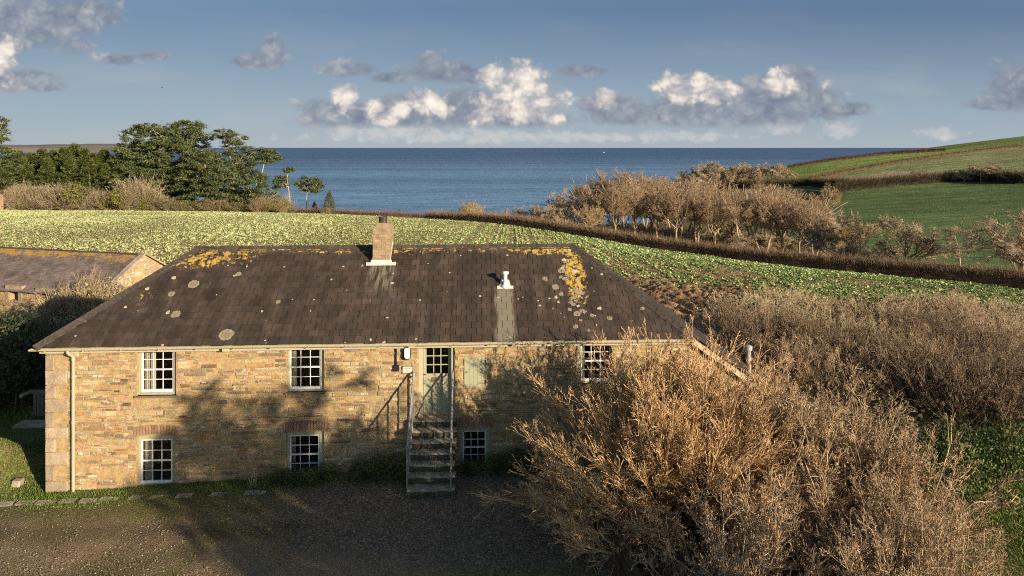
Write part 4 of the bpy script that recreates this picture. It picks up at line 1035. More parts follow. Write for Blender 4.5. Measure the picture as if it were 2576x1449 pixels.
# small white boat out at sea
bp = P(1519, 385, 4300); bp.z = SEAZ
boat = empty('fishing_boat', bp, R(70), 'tiny white fishing boat far out on the sea', 'boat')
m = MB()
hullp = [(-9, -2.2), (-9, 2.2), (2, 2.6), (7, 1.6), (10.5, 0), (7, -1.6), (2, -2.6)]
n = len(hullp); m.add([(x * .9, y * .7, -.5) for x, y in hullp] + [(x, y, 2.2 + .06 * max(x, 0)) for x, y in hullp], [tuple(range(n)), tuple(range(2 * n - 1, n - 1, -1))] + [(i, (i + 1) % n, (i + 1) % n + n, i + n) for i in range(n)])
m.build('hull', M_WHITE, boat)
m = MB(); m.box(0, 4, -1.6, 1.6, 2.2, 5.6); m.build('wheelhouse', M_WHITE, boat)
m = MB(); m.tube([(-3, 0, 2.2), (-3, 0, 10)], .15, 6); m.build('mast', M_WHITE, boat)

# ================================================================ VEGETATION
def bare_tree(seed, H=10, n=(10, 7, 7, 7), tr=.26, trunkL=.55, a1=42, upt=.10, tw=(.28, .17, .095), bk=(.30, .24, .16), tips=None, multi=1, t0=.3, r4=.012, l1=.62, wander=.12, spread=1.0, env=(.6, .46, .42)):
    g = np.random.default_rng(seed)
    if multi > 1:
        p = np.c_[g.normal(0, .15, (multi, 2)), np.zeros(multi)]; az = np.linspace(0, 2 * math.pi, multi, endpoint=False) + g.uniform(0, .6, multi)
        d = np.c_[np.cos(az) * .38, np.sin(az) * .38, np.ones(multi)]
    else: p = np.zeros((1, 3)); d = np.array([[g.normal(0, .04), g.normal(0, .04), 1]])
    l0 = grow(g, p, d, np.full(len(p), H * trunkL), np.full(len(p), tr / math.sqrt(multi)), 8, .06, .03, .35)
    q = spawn(g, l0, n[0], t0, 1.0, R(a1), .2, l1 / trunkL, .55, np.full(len(p), H * trunkL), .35)
    L1 = grow(g, *q, 6, wander, upt, .35)
    q = spawn(g, L1, n[1], .25, 1.0, R(40), .25, .55, .55, q[2]); L2 = grow(g, *q, 5, wander, upt * .8, .35)
    q = spawn(g, L2, n[2], .2, 1.0, R(38), .25, .6, .6, q[2]); L3 = grow(g, *q, 4, wander, upt * .6, .35)
    q = spawn(g, L3, n[3], .15, 1.0, R(35), .3, .7, .6, q[2]); q = (q[0], q[1], np.maximum(q[2], .35), np.maximum(q[3], r4)); L4 = grow(g, *q, 3, wander, upt * .5, .3)
    ttw = [tw] if tips is None else tips
    T = [tubes(l0, 7, [bk], g, .1), tubes(L1, 5, [bk], g, .15, .03)]
    Cr = [tubes(L2, 4, [tuple((a + b_) / 2 for a, b_ in zip(bk, tw))], g, .2, .02), tubes(L3, 3, ttw, g, .2, .013), tubes(L4, 3, ttw, g, .25, r4 * .6)]
    mx = max(c[0][:, 2].max() for c in Cr); s = H / mx
    ez, er, eh = env
    for c in Cr:   # keep the twigs inside a domed outline
        q = c[0]; q *= s; v = (q - (0, 0, ez * H)) / (er * H, er * H, np.where(q[:, 2:3] > ez * H, (1 - ez) * H, eh * H).ravel()[:, None] * np.ones(1)) if False else None
        dz_ = q[:, 2] - ez * H; hz = np.where(dz_ > 0, (1 - ez) * H, eh * H)
        rr_ = np.sqrt((q[:, 0] / (er * H)) ** 2 + (q[:, 1] / (er * H)) ** 2 + (dz_ / hz) ** 2); az_ = np.arctan2(q[:, 1], q[:, 0])
        lump = 1 + .09 * np.sin(az_ * 3 + seed) + .07 * np.sin(az_ * 5 + dz_ * 1.3 + seed * 2) + .05 * np.sin(dz_ * 2.6 + az_ * 2)
        f = np.where(rr_ > .8 * lump, (.8 * lump + .25 * lump * np.tanh((rr_ - .8 * lump) / .5)) / rr_, 1.0)
        q[:, 0] *= f; q[:, 1] *= f; q[:, 2] = ez * H + dz_ * f
    mx = np.percentile(np.concatenate([c[0][:, 2] for c in Cr]), 98.0) ; s = H / mx
    for c in T: c[0][:, 2] = np.minimum(c[0][:, 2], H * .93)
    for c in T + Cr: c[0][:, :] *= s; c[0][:, :2] *= spread
    return mkmesh('trunk', T), mkmesh('crown', Cr)
def place(tm, x, d, H, label, cat='tree', name='bare_tree', group=None, rz=None, H0=10.0, sx=1.0, sink=.15, mats=(None, None), pn=('trunk', 'crown')):
    z = float(yz(np.array([x]), np.array([d])).ravel()[0]) if (-29 < x < 21 and d < 39) else GZ(x, d)
    e_ = empty(name, (x, d, z - sink), rz if rz is not None else random.uniform(0, 6.28), label, cat, group)
    s = H / H0; e_.scale = (s * sx, s * sx, s)
    for nm, me, mt in zip(pn, tm, mats):
        if me is None: continue
        obj(nm, me, mt or M_TWIG, e_)
    return e_
def by_top(px, ytop, d): # ground position and height from a sight line to a top
    x = XZ(px, d); g0 = HH(x, d); return x, d, float(g0[0] - (ytop - HY) / FPX * d)
random.seed(44)
RED = [(.35, .255, .165), (.29, .215, .145), (.40, .30, .20), (.36, .235, .14)]; GOLD = [(.42, .31, .15), (.38, .28, .15)]; GREY = [(.38, .29, .19), (.43, .34, .235)]
WT = [bare_tree(s, 10, tips=RED, t0=.42, a1=40, n=(14, 8, 7, 9), bk=(.36, .29, .19), env=(.69, .42, .29), tr=.18, trunkL=.66, r4=.009) for s in (1, 2, 3)] + [bare_tree(s, 10, tips=RED, multi=2, t0=.42, a1=36, n=(9, 8, 7, 8), trunkL=.7, bk=(.42, .34, .23), env=(.69, .42, .29), tr=.22, r4=.009) for s in (4, 5)]
GT = [bare_tree(s, 10, tips=GOLD, tw=(.42, .31, .15), bk=(.42, .33, .2), t0=.2, a1=48, multi=m_) for s, m_ in ((6, 1), (7, 3))]
YT = [bare_tree(s, 10, n=(14, 9, 7, 8) if m_ == 1 else (8, 9, 7, 8), tips=GREY, tw=(.36, .28, .19), bk=(.34, .28, .2), t0=.15, a1=56, upt=.04, spread=1.1, multi=m_, env=(.5, .5, .45), r4=.02) for s, m_ in ((8, 1), (9, 2))]
ST = bare_tree(10, 10, tips=GREY, tw=(.34, .27, .18), bk=(.45, .38, .28), t0=.25, a1=32, trunkL=.85, l1=.32, n=(16, 6, 6, 5), tr=.14)
wood_front = [(1475, 515, 128), (1545, 462, 132), (1600, 468, 136), (1655, 470, 134), (1700, 476, 130), (1752, 474, 134), (1800, 492, 130), (1872, 486, 128), (1922, 484, 131), (1968, 492, 127), (2012, 510, 124), (2052, 530, 121), (2095, 552, 118), (2135, 578, 114)]
wood_back = [(1420, 500, 165), (1462, 470, 170), (1505, 446, 172), (1552, 430, 176), (1592, 434, 168), (1635, 445, 174), (1680, 450, 166), (1722, 452, 172), (1765, 458, 165), (1808, 470, 160), (1885, 470, 158), (1930, 466, 160), (1975, 474, 156), (2015, 492, 152), (2055, 515, 150),
             (1575, 452, 150), (1640, 455, 152), (1710, 458, 150), (1780, 470, 148), (1905, 474, 144), (1955, 476, 143), (1998, 494, 140), (2040, 522, 138), (1500, 470, 152), (1530, 480, 145), (2080, 545, 134), (2120, 575, 128), (1850, 510, 150),
             (1520, 470, 190), (1570, 455, 195), (1625, 460, 192), (1690, 466, 188), (1750, 470, 190), (1900, 490, 180), (1960, 492, 178), (2020, 510, 172), (2075, 535, 165), (1480, 490, 185), (1810, 500, 185), (1850, 515, 180)]
for i, (px, yt, d) in enumerate(wood_front + wood_back):
    x, d, h = by_top(px, yt, d); front = i < len(wood_front)
    place(WT[random.randrange(5)], x, d, h, 'tall bare tree in the front rank of the wood just beyond the hedge' if front else 'tall bare tree deeper in the wood with reddish twiggy crown', group='trees of the wood beyond the hedge' if front else 'trees deeper in the wood', sx=random.uniform(1.0, 1.2) if front else random.uniform(1.1, 1.3))
# understorey of the wood
for i, (px, yt, d) in enumerate([(1500, 565, 160), (1560, 570, 163), (1630, 572, 162), (1700, 575, 160), (1770, 580, 160), (1840, 585, 157), (1900, 590, 155), (1960, 595, 150), (2020, 605, 145), (2080, 612, 135), (2130, 605, 104), (1860, 600, 118), (2180, 620, 102)] + [(1440 + 32 * k, 548 + 2.2 * k + (k % 3) * 6, 178 - k) for k in range(20)] + [(1452 + 32 * k, 562 + 2.2 * k, 150 - k) for k in range(20)]):
    x, d, h = by_top(px, yt, d); place(YT[i % 2], x, d, h, 'low bare sapling growing between the trunks at the edge of the wood', group='saplings under the wood', sx=1.25)
singles = [
 (1478, 508, 124, GT[0], 'golden rounded bare tree standing in front of the wood at its left end', 'bare_tree', 1.1),
 (1325, 520, 150, YT[0], 'dark bare tree at the far left foot of the wood beside the sea', 'bare_tree', 1.1),
 (1365, 518, 152, YT[1], 'second bare tree from the left foot of the wood', 'bare_tree', 1.0),
 (1405, 512, 140, YT[0], 'grey bare tree between the golden tree and the low dark one', 'bare_tree', 1.0),
 (1440, 485, 160, YT[1], 'grey green bare tree leaning over the sea at the wood edge', 'bare_tree', 1.0),
 (1188, 506, 132, GT[1], 'pale golden rounded small tree above the hedge against the sea', 'bare_tree', 1.0),
 (1155, 525, 134, YT[1], 'dark low tree left of the pale golden rounded tree', 'bare_tree', 1.2),
 (1102, 530, 134, YT[0], 'low dark bush at the corner where the field hedges meet', 'bare_tree', 1.4),
 (1250, 532, 134, YT[1], 'small grey bush right of the pale golden rounded tree', 'bare_tree', 1.2),
 (1275, 526, 134, ST, 'thin upright bare sapling on the hedge against the sea', 'bare_tree', .9),
 (2095, 537, 112, YT[0], 'ivy clad bare tree near the right end of the wood', 'bare_tree', .9),
 (2150, 560, 108, GT[1], 'broad golden bare tree closing the right end of the wood', 'bare_tree', 1.2),
 (2070, 463, 225, GT[0], 'pale leafless oak alone at the pasture corner beyond the wood', 'bare_tree', 1.1),
 (2280, 553, 104, YT[0], 'rounded grey bare tree alone beyond the hedge at the right', 'bare_tree', 1.15),
 (2420, 566, 98, ST, 'slender pale trunked bare tree beyond the right hedge', 'bare_tree', 1.25),
 (2560, 545, 88, YT[0], 'large bare tree at the right edge above the hedge', 'bare_tree', 1.2),
 (2200, 628, 104, YT[1], 'low brown bush between the wood and the rounded bare tree', 'bare_tree', 1.2),
]
for px, yt, d, tm, lb, nm, sx in singles:
    x, d, h = by_top(px, yt, d); place(tm, x, d, max(h, .8), lb, name=nm, sx=sx)
for i, (px, yt, sx) in enumerate([(1722, 440, 1.3), (1745, 428, 1.2), (1775, 410, 1.1), (1795, 418, 1.1), (1820, 420, 1.0), (1842, 418, .9), (1862, 414, 1.0), (1882, 412, 1.0), (1902, 418, 1.0), (1935, 413, 1.1), (1957, 412, 1.1), (1985, 430, 1.2)]):
    x, d, h = by_top(px, yt, 335); place(YT[i % 2], x, d, max(h, 4), 'small wind shaped bare tree in the far row on the headland', group='far row of trees on the headland', sx=sx)
for i, (px, yt, sx) in enumerate([(2108, 442, 1.3), (2128, 446, 1.3), (2310, 425, 1.0), (2395, 428, 1.1), (2425, 425, 1.2), (2470, 413, 1.5), (2500, 417, 1.4), (2540, 430, 1.5), (2568, 432, 1.5)]):
    q = hit(px, 462); x, d, h = by_top(px, yt, q[1] + 3); place(YT[i % 2], x, d, max(h, 3), 'bushy bare tree growing along the dark far hedge above the pasture', group='trees along the far dark hedge', sx=sx)
# ---- hedges
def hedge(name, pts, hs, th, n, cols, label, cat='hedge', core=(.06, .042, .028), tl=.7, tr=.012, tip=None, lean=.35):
    g = np.random.default_rng(abs(hash(label)) % 1000 + 1 if False else sum(map(ord, label)))
    pts = np.array(pts, float); seg = np.linalg.norm(np.diff(pts, axis=0), axis=1); cum = np.r_[0, np.cumsum(seg)]
    hs = np.interp(cum, np.linspace(0, cum[-1], len(hs)), hs)
    def at(s): return np.c_[np.interp(s, cum, pts[:, 0]), np.interp(s, cum, pts[:, 1])], np.interp(s, cum, hs)
    ms = np.arange(0, cum[-1], 1.2); c, h = at(ms); dr = np.gradient(c, axis=0); dr = unit(dr); nn_ = np.c_[-dr[:, 1], dr[:, 0]]
    ring = []; prof = [(-.5, 0), (-.5, .5), (-.35, .82), (0, .9), (.35, .82), (.5, .5), (.5, 0)]
    gz = GZ(c[:, 0], c[:, 1])
    for a, b_ in prof:
        o = a * th * g.uniform(.75, 1.1, len(c)); q = c + nn_ * o[:, None]; ring.append(np.c_[q, gz - .3 + (h * b_ + .3) * g.uniform(.85, 1.08, len(c))])
    Vc = np.stack(ring, 1); k = len(prof); V = Vc.reshape(-1, 3); i, j = np.meshgrid(np.arange(len(c) - 1), np.arange(k - 1), indexing='ij'); a = (i * k + j).ravel()
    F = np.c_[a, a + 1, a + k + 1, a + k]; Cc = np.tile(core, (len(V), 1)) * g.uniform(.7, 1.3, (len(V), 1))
    s = g.uniform(0, cum[-1], n); c, h = at(s); dx_, _ = at(np.minimum(s + .5, cum[-1])); dr = unit(dx_ - c + 1e-6); nn_ = np.c_[-dr[:, 1], dr[:, 0]]
    o = g.uniform(-.55, .55, n) * th; q = c + nn_ * o[:, None]; gz = GZ(q[:, 0], q[:, 1]); hh = h * (1 - .5 * np.abs(o / th))
    zf = g.uniform(0, 1, n) ** .6; p = np.c_[q, gz + hh * zf * .93]
    d = np.c_[nn_ * (o / th * 2)[:, None], np.zeros(n)] * 1.1 + g.normal(0, lean, (n, 3)) + np.c_[np.zeros((n, 2)), .3 + zf * 1.4]
    Lt = tl * np.where(zf > .75, 1.6, 1.0) * g.uniform(.4, 1.0, n) * (.5 + .5 * h / h.max()); tw = spikes(g, p, d, Lt, np.full(n, tr), cols, .3)
    tp = zf > .75
    if tip is not None:
        kk = np.repeat(tp, 9); cc = tw[2]; cc[kk] = np.tile(tip, (kk.sum(), 1)) * g.uniform(.75, 1.25, (kk.sum(), 1)); tw = (tw[0], tw[1], cc)
    o_ = obj(name, mkmesh(name, [(V, F, Cc), tw]), M_TWIG); return tag(o_, label, cat)
HB = [(.085, .068, .042), (.06, .05, .03), (.115, .09, .055)]
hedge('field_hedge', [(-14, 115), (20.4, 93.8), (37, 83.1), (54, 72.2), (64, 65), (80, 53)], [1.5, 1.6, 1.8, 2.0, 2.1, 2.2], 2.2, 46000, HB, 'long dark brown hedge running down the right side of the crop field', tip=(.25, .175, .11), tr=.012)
hedge('field_hedge', [(-37, 106.5), (-25, 110), (-13, 115.3)], [.7, .8, 1.2], 1.2, 6000, HB, 'thin low brown hedge at the far edge of the field behind the chimney', tip=(.22, .13, .08))
hedge('field_hedge', [(-92, 100), (-60, 102.5), (-37, 106)], [1.3, 1.2, .7], 1.2, 9000, HB, 'brown hedge at the left far edge of the field under the scrub', tip=(.22, .14, .08))
DK = [(.075, .058, .035), (.05, .05, .028), (.10, .075, .045)]
def hl(pp, **k): return [(a, b_) for a, b_ in pp]
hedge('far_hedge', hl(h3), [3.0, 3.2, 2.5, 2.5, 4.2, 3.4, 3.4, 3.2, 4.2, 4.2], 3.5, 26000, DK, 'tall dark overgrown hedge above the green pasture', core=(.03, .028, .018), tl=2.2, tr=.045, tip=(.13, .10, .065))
hedge('far_hedge', hl(h4), [2.0, 1.5, 1.6, 1.6, 1.8], 2.0, 8000, [(.2, .14, .09), (.16, .11, .07)], 'thin brown hedge dividing the two hilltop fields', core=(.1, .07, .045), tl=1.2, tr=.04)
hedge('far_hedge', hl(h5), [1.6, 1.8, 1.8, 1.8], 2.0, 7000, [(.13, .08, .05), (.1, .065, .04)], 'brown hedge along the seaward crest of the hill', core=(.08, .05, .03), tl=1.0, tr=.04)
q = [hit(2075, 506), hit(2105, 490), hit(2125, 484)]
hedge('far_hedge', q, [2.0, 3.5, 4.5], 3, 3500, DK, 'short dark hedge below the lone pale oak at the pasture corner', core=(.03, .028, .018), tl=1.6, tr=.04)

# ---- pines and scrub at the left
NEED = [(.10, .13, .045), (.075, .10, .035), (.145, .17, .06), (.05, .066, .026)]
def pine(name, label, d, base, trunk, lobes, dens=230, cols=NEED, cs=.30, bkc=(.26, .19, .13), tr=.3, group=None):
    """lobes: (px,py,rx,ry) photo units at distance d; built in metres round the base"""
    g = np.random.default_rng(sum(map(ord, label))); k = d / FPX
    bx = XZ(base, d); bz = GZ(bx, d); org = np.array([bx, d, bz])
    def w(px, py, yo=0): p = P(px, py, d); return np.array([p.x, p.y + yo, p.z]) - org
    T = []; parts = []
    tp = [w(*p) for p in trunk]; tp[0][2] = -.3
    mt = MB(); mt.tube([tuple(p) for p in tp], list(np.linspace(tr, tr * .4, len(tp))), 8, c=bkc)
    for (px, py, rx, ry) in lobes:
        c = w(px, py, g.uniform(-.25, .25) * rx * k); A = rx * k; B = ry * k
        src = tp[int(np.argmin([abs(q[2] - (c[2] - B * 1.2)) for q in tp]))]
        for _ in range(4):
            e_ = c + g.normal(0, .4, 3) * (A, A, B * .8); mid = (src + e_) / 2 + (0, 0, -.15 * A); mt.tube([tuple(src), tuple(mid), tuple(e_)], [tr * .3, tr * .2, .03], 5, c=bkc)
        npad = max(10, int(A * B * 13)); v = unit(g.normal(0, 1, (npad, 3))); r = g.uniform(.35, 1.02, npad) ** .6
        pc = c + v * r[:, None] * (A, A * .9, B); nc = int(dens * max(.6, A * A * B * 1.2 / npad * 3.0) / 3); nc = min(max(nc, 60), 150)
        pr = g.uniform(.35, .75, npad)
        ctr = np.repeat(pc, nc, 0) + g.normal(0, .5, (npad * nc, 3)) * np.repeat(pr, nc)[:, None] * (1, 1, .42)
        ci = np.repeat(g.integers(0, len(cols), npad), nc); mixm = g.uniform(0, 1, npad * nc) < .3; ci[mixm] = g.integers(0, len(cols), mixm.sum())
        parts.append(cards(g, ctr, cs, cols, up=.25, aspect=.42, cidx=ci))
    e_ = empty(name, tuple(org), 0, label, 'tree', group)
    mt.build('trunk', M_TWIG, e_, True); obj('crown', mkmesh('crown', parts), M_NEEDLE, e_)
    return e_
BK = (.24, .19, .14)
pine('pine_tree', 'tall broad dark pine at the left of the pine group', 108, 395, [(395, 530), (395, 470), (400, 400), (405, 340)], [(372, 345, 62, 32), (350, 395, 70, 42), (420, 400, 80, 55), (380, 450, 95, 42), (370, 320, 32, 14), (445, 450, 70, 48), (330, 432, 50, 36), (400, 495, 80, 30)])
pine('pine_tree', 'high domed pine rising above the middle of the group', 112, 468, [(468, 530), (466, 450), (470, 390), (468, 350)], [(468, 325, 50, 24), (452, 345, 50, 22), (496, 355, 42, 20), (478, 300+18, 36, 14)])
pine('pine_tree', 'bulky dark pine with drooping crown right of the high domed one', 104, 525, [(520, 530), (520, 470), (515, 420), (510, 390)], [(505, 405, 52, 34), (545, 425, 50, 34), (500, 455, 70, 36), (560, 470, 62, 36), (520, 500, 80, 26), (590, 492, 42, 24)])
pine('pine_tree', 'leaning flat topped pine with open dark trunk', 108, 612, [(622, 530), (612, 470), (585, 410), (566, 368)], [(565, 338, 38, 12), (588, 348, 32, 10), (575, 362, 32, 12), (605, 383, 48, 16), (615, 408, 48, 18), (640, 440, 38, 18), (600, 440, 42, 18)], tr=.24)
pine('pine_tree', 'rounded pine in front with shaggy lower branches', 102, 650, [(650, 530), (648, 490), (645, 460)], [(640, 470, 42, 20), (655, 495, 48, 20), (630, 505, 48, 18)], tr=.2)
pine('pine_tree', 'umbrella shaped pine with pale forked trunk at the right of the group', 110, 655, [(655, 530), (655, 480), (658, 440), (664, 412)], [(668, 388, 38, 14), (650, 402, 26, 11), (686, 400, 24, 10), (672, 380, 26, 9)], tr=.17, bkc=(.42, .32, .23), dens=110)
pine('pine_tree', 'thin broken pine with drooping left branch against the sea', 112, 729, [(730, 530), (729, 500), (725, 470), (722, 445), (726, 432)], [(702, 460, 26, 12), (726, 428, 13, 6), (712, 448, 16, 8), (700, 470, 20, 7)], tr=.1, bkc=(.45, .36, .28), dens=110)
pine('pine_tree', 'lone slim umbrella pine against the sea', 112, 773, [(772, 532), (771, 500), (773, 480), (776, 462)], [(776, 457, 32, 11), (758, 463, 16, 7), (796, 468, 16, 7), (778, 449, 22, 6), (770, 475, 16, 5), (790, 480, 14, 4)], tr=.09, bkc=(.4, .31, .24), dens=110)
pine('pine_tree', 'dark pine cut by the left edge of the picture', 96, -6, [(-14, 520), (-12, 450), (-10, 340)], [(-4, 310, 22, 20), (-2, 340, 26, 16), (6, 352, 28, 10), (-5, 385, 36, 26), (-2, 430, 44, 34)], tr=.26)
def conifer(seed, H=10, r=.27, n=15000, cols=None, cs=.26, tiers=26):
    g = np.random.default_rng(seed); cols = cols or NEED
    nb = 520; t = g.uniform(0, 1, nb) ** 1.25; z = H * (.04 + .96 * t); rr = H * r * (1 - t) ** .8 * g.uniform(.7, 1.12, nb) + .08
    th = g.uniform(0, 2 * math.pi, nb); base = np.c_[np.zeros((nb, 2)), z - rr * .15]; tipv = np.c_[np.cos(th) * rr, np.sin(th) * rr, z + rr * .25]
    per = n // nb; f = g.uniform(.35, 1.05, (nb, per, 1)); ctr = base[:, None] * (1 - f) + tipv[:, None] * f + g.normal(0, .13, (nb, per, 3)) * (1.25 - f * .6) * H / 10
    dr = np.repeat(unit(tipv - base) + (0, 0, .5), per, 0) * 1.6
    ci = np.repeat(g.integers(0, len(cols), nb), per)
    Cn = cards(g, ctr.reshape(-1, 3), cs * H / 10, cols, aspect=.35, droop=dr, cidx=ci)
    m_ = MB(); m_.tube([(0, 0, -.3), (0, 0, H * .5), (0, 0, H * .98)], [H * .02, H * .012, .01], 6, c=BK)
    tm = mesh_np('trunk', np.concatenate(m_.V), [np.array(f_) for f_ in m_.FN.values()], np.concatenate(m_.C))
    return tm, mkmesh('crown', [Cn])
LEY = [(.095, .12, .03), (.065, .088, .025), (.13, .15, .04), (.045, .06, .02)]
CF = [conifer(60 + i, cols=LEY, r=.25) for i in range(3)]
cx_ = [(-20, 405, 100), (18, 392, 101), (48, 378, 99), (78, 385, 101), (105, 375, 100), (135, 376, 101), (162, 372, 99), (188, 362, 101), (212, 372, 100), (240, 385, 100), (262, 376, 101), (285, 392, 99), (60, 400, 96), (120, 398, 96), (175, 395, 96), (225, 400, 96), (265, 410, 96), (300, 425, 98), (20, 410, 97)]
for i, (px, yt, d) in enumerate(cx_):
    d += 9
    x, d, h = by_top(px, yt, d); place(CF[i % 3], x, d, h, 'pointed evergreen conifer in the dense screen at the left', name='conifer_tree', group='conifers of the left screen', sx=random.uniform(1.5, 1.9), mats=(M_TWIG, M_NEEDLE))
SP = conifer(70, cols=[(.12, .15, .09), (.09, .12, .075), (.15, .18, .12)], r=.3)
for px, yt, d, lb in ((828, 479, 108, 'small grey green spruce right of the lone umbrella pine'), (792, 503, 112, 'tiny dark evergreen beside the lone umbrella pine'), (706, 505, 104, 'young dark conifer at the foot of the broken pine')):
    x, d, h = by_top(px, yt, d); place(SP, x, d, max(h, 1.2), lb, name='spruce_tree', sx=1.3, mats=(M_TWIG, M_NEEDLE))
def shrub(seed, cols, tw=None, n=5200, H=4.0, R_=2.2, cs=.16, twn=500, shape=.75, twl=.8, r=.012, lobes=7):
    g = np.random.default_rng(seed); parts = []
    if n:
        lc = g.normal(0, .42, (lobes, 3)) * (R_, R_, H * .3) + (0, 0, H * .52); lr = g.uniform(.45, .7, lobes)
        k = g.integers(0, lobes, n); v = unit(g.normal(0, 1, (n, 3))); rr = g.uniform(.55, 1.0, n) ** .5
        c = lc[k] + v * (rr * lr[k])[:, None] * (R_, R_, H * .48); c += g.normal(0, .09, c.shape)
        ok = c[:, 2] > .02; c = c[ok]; vn = vnoise(c[:, 0] + c[:, 2], c[:, 1], seed, 2.0)[:len(c)]
        ci = (vn * len(cols)).astype(int).clip(0, len(cols) - 1); parts.append(cards(g, c, cs, cols, aspect=.6, cidx=ci))
        s = H / c[:, 2].max(); 
    st = np.c_[g.normal(0, R_ * .18, (twn // 10, 2)), np.zeros(twn // 10)]; az = g.uniform(0, 6.28, len(st)); el = g.uniform(.5, 1.5, len(st))
    d = np.c_[np.cos(az) * np.cos(el), np.sin(az) * np.cos(el), np.sin(el)]
    l0 = grow(g, st, d, np.full(len(st), H * .95) * g.uniform(.6, 1.05, len(st)), np.full(len(st), r * 2.2), 6, .12, .06, .4)
    q = spawn(g, l0, 8, .25, 1, .6, .25, .4, .6, np.full(len(st), H * .95)); l1 = grow(g, *q, 4, .15, .08, .4)
    q = spawn(g, l1, 5, .15, 1, .6, .3, .6, .7, q[2]); l2 = grow(g, *q, 3, .15, .05, .3)
    tw = tw or [(.3, .24, .16)]
    TT = [tubes(l0, 4, tw, g, .2)]; parts += [tubes(l1, 3, tw, g, .25, r * .7), tubes(l2, 3, tw, g, .25, r * .5)]
    s = H / np.percentile(np.concatenate([c_[0][:, 2] for c_ in parts]), 99.5)
    for c_ in TT + parts: c_[0][:, 2] *= s
    S_m = mkmesh('trunk', TT)
    return S_m, mkmesh('crown', parts)
OL = [(.14, .14, .06), (.18, .17, .07), (.11, .11, .045)]; YG = [(.26, .25, .06), (.2, .2, .05), (.15, .16, .05)]; GW = [(.3, .27, .17), (.24, .21, .13)]
SCR = [shrub(80, OL, [(.34, .28, .19)], 2600, cs=.2), shrub(81, YG, n=4500, cs=.2), shrub(82, GW, [(.4, .33, .22)], 1200, cs=.18, twn=900), shrub(83, [(.16, .15, .07), (.24, .2, .1)], [(.36, .27, .16)], 1500, cs=.2, twn=700)]
random.seed(8)
for i, (px, yt, k, lb) in enumerate([
 (25, 462, 2, 'pale grey lichened bush left in the scrub belt'), (62, 455, 2, 'tall pale grey bush beside the conifer screen'), (95, 462, 0, 'olive bush below the conifer screen'), (135, 460, 2, 'light grey twiggy bush in the middle of the scrub belt'),
 (170, 458, 1, 'yellow green bush below the conifer screen'), (205, 468, 0, 'dull olive bush next to the yellow green one'), (240, 472, 2, 'grey bush near the left foot of the pines'), (275, 480, 3, 'brown bush near the left foot of the pines'),
 (320, 468, 1, 'bright yellow green willow bush in front of the pines'), (355, 440, 2, 'tall fan of pale bare stems before the broad pine'), (345, 475, 1, 'second yellow green bush before the broad pine'), (400, 490, 3, 'brown green bush under the broad pine'),
 (440, 495, 3, 'low brown bush under the drooping pine'), (500, 500, 1, 'low yellow green bush under the drooping pine'), (560, 498, 3, 'rusty low bush right of the yellow green one'), (610, 500, 0, 'olive bush under the leaning pine'),
 (655, 492, 3, 'brown twiggy bush under the rounded pine'), (690, 480, 2, 'grey brown bush mass at the right foot of the pine group'), (705, 505, 3, 'last brown bush before the broken pine'), (820, 520, 3, 'low tawny bush in front of the small spruce')]):
    x, d, h = by_top(px, yt, random.uniform(99, 103) if i < 19 else 105); place(SCR[k], x, d, max(h, .8), lb, 'bush', 'scrub_bush', H0=4.0, sx=random.uniform(1.0, 1.25), mats=(M_TWIG, M_LEAF))
for i, px in enumerate(range(10, 700, 26)):
    x, d, h = by_top(px, random.uniform(498, 512), 101); place(SCR[(0, 3, 1, 3)[i % 4]], x, d, max(h, 1.0), 'low brown bush in the rank along the far field edge', 'bush', 'scrub_bush', 'low bushes along the far field edge', H0=4.0, sx=1.9, mats=(M_TWIG, M_LEAF))
# red roofed cottage fragment at the far left
cp = P(-62, 490, 97); cot = empty('cottage', (cp.x, cp.y, GZ(cp.x, cp.y)), R(-25), 'small brown roofed cottage at the far left edge beside the scrub', 'cottage')
m = MB(); m.box(-4, 3, -2, 2, -.3, 2.2); m.add([(3, -2, 2.2), (3, 2, 2.2), (3, 0, 3.6), (-4, -2, 2.2), (-4, 2, 2.2), (-4, 0, 3.6)], [(0, 1, 2), (3, 5, 4)]); m.build('wall', plain('cottage stone', (.3, .2, .13), .9, .2), cot)
m = MB(); m.add([(-4.2, -2.3, 2.0), (3.2, -2.3, 2.0), (3.2, 0, 3.75), (-4.2, 0, 3.75), (3.2, 2.3, 2.0), (-4.2, 2.3, 2.0)], [(0, 1, 2, 3), (3, 2, 4, 5)]); m.build('roof', plain('rust tile', (.3, .14, .08), .9, .2, nscale=4), cot)
m = MB(); m.box(1.2, 2.0, -2.03, -1.95, .8, 1.7); m.build('window', M_WOOD, cot)
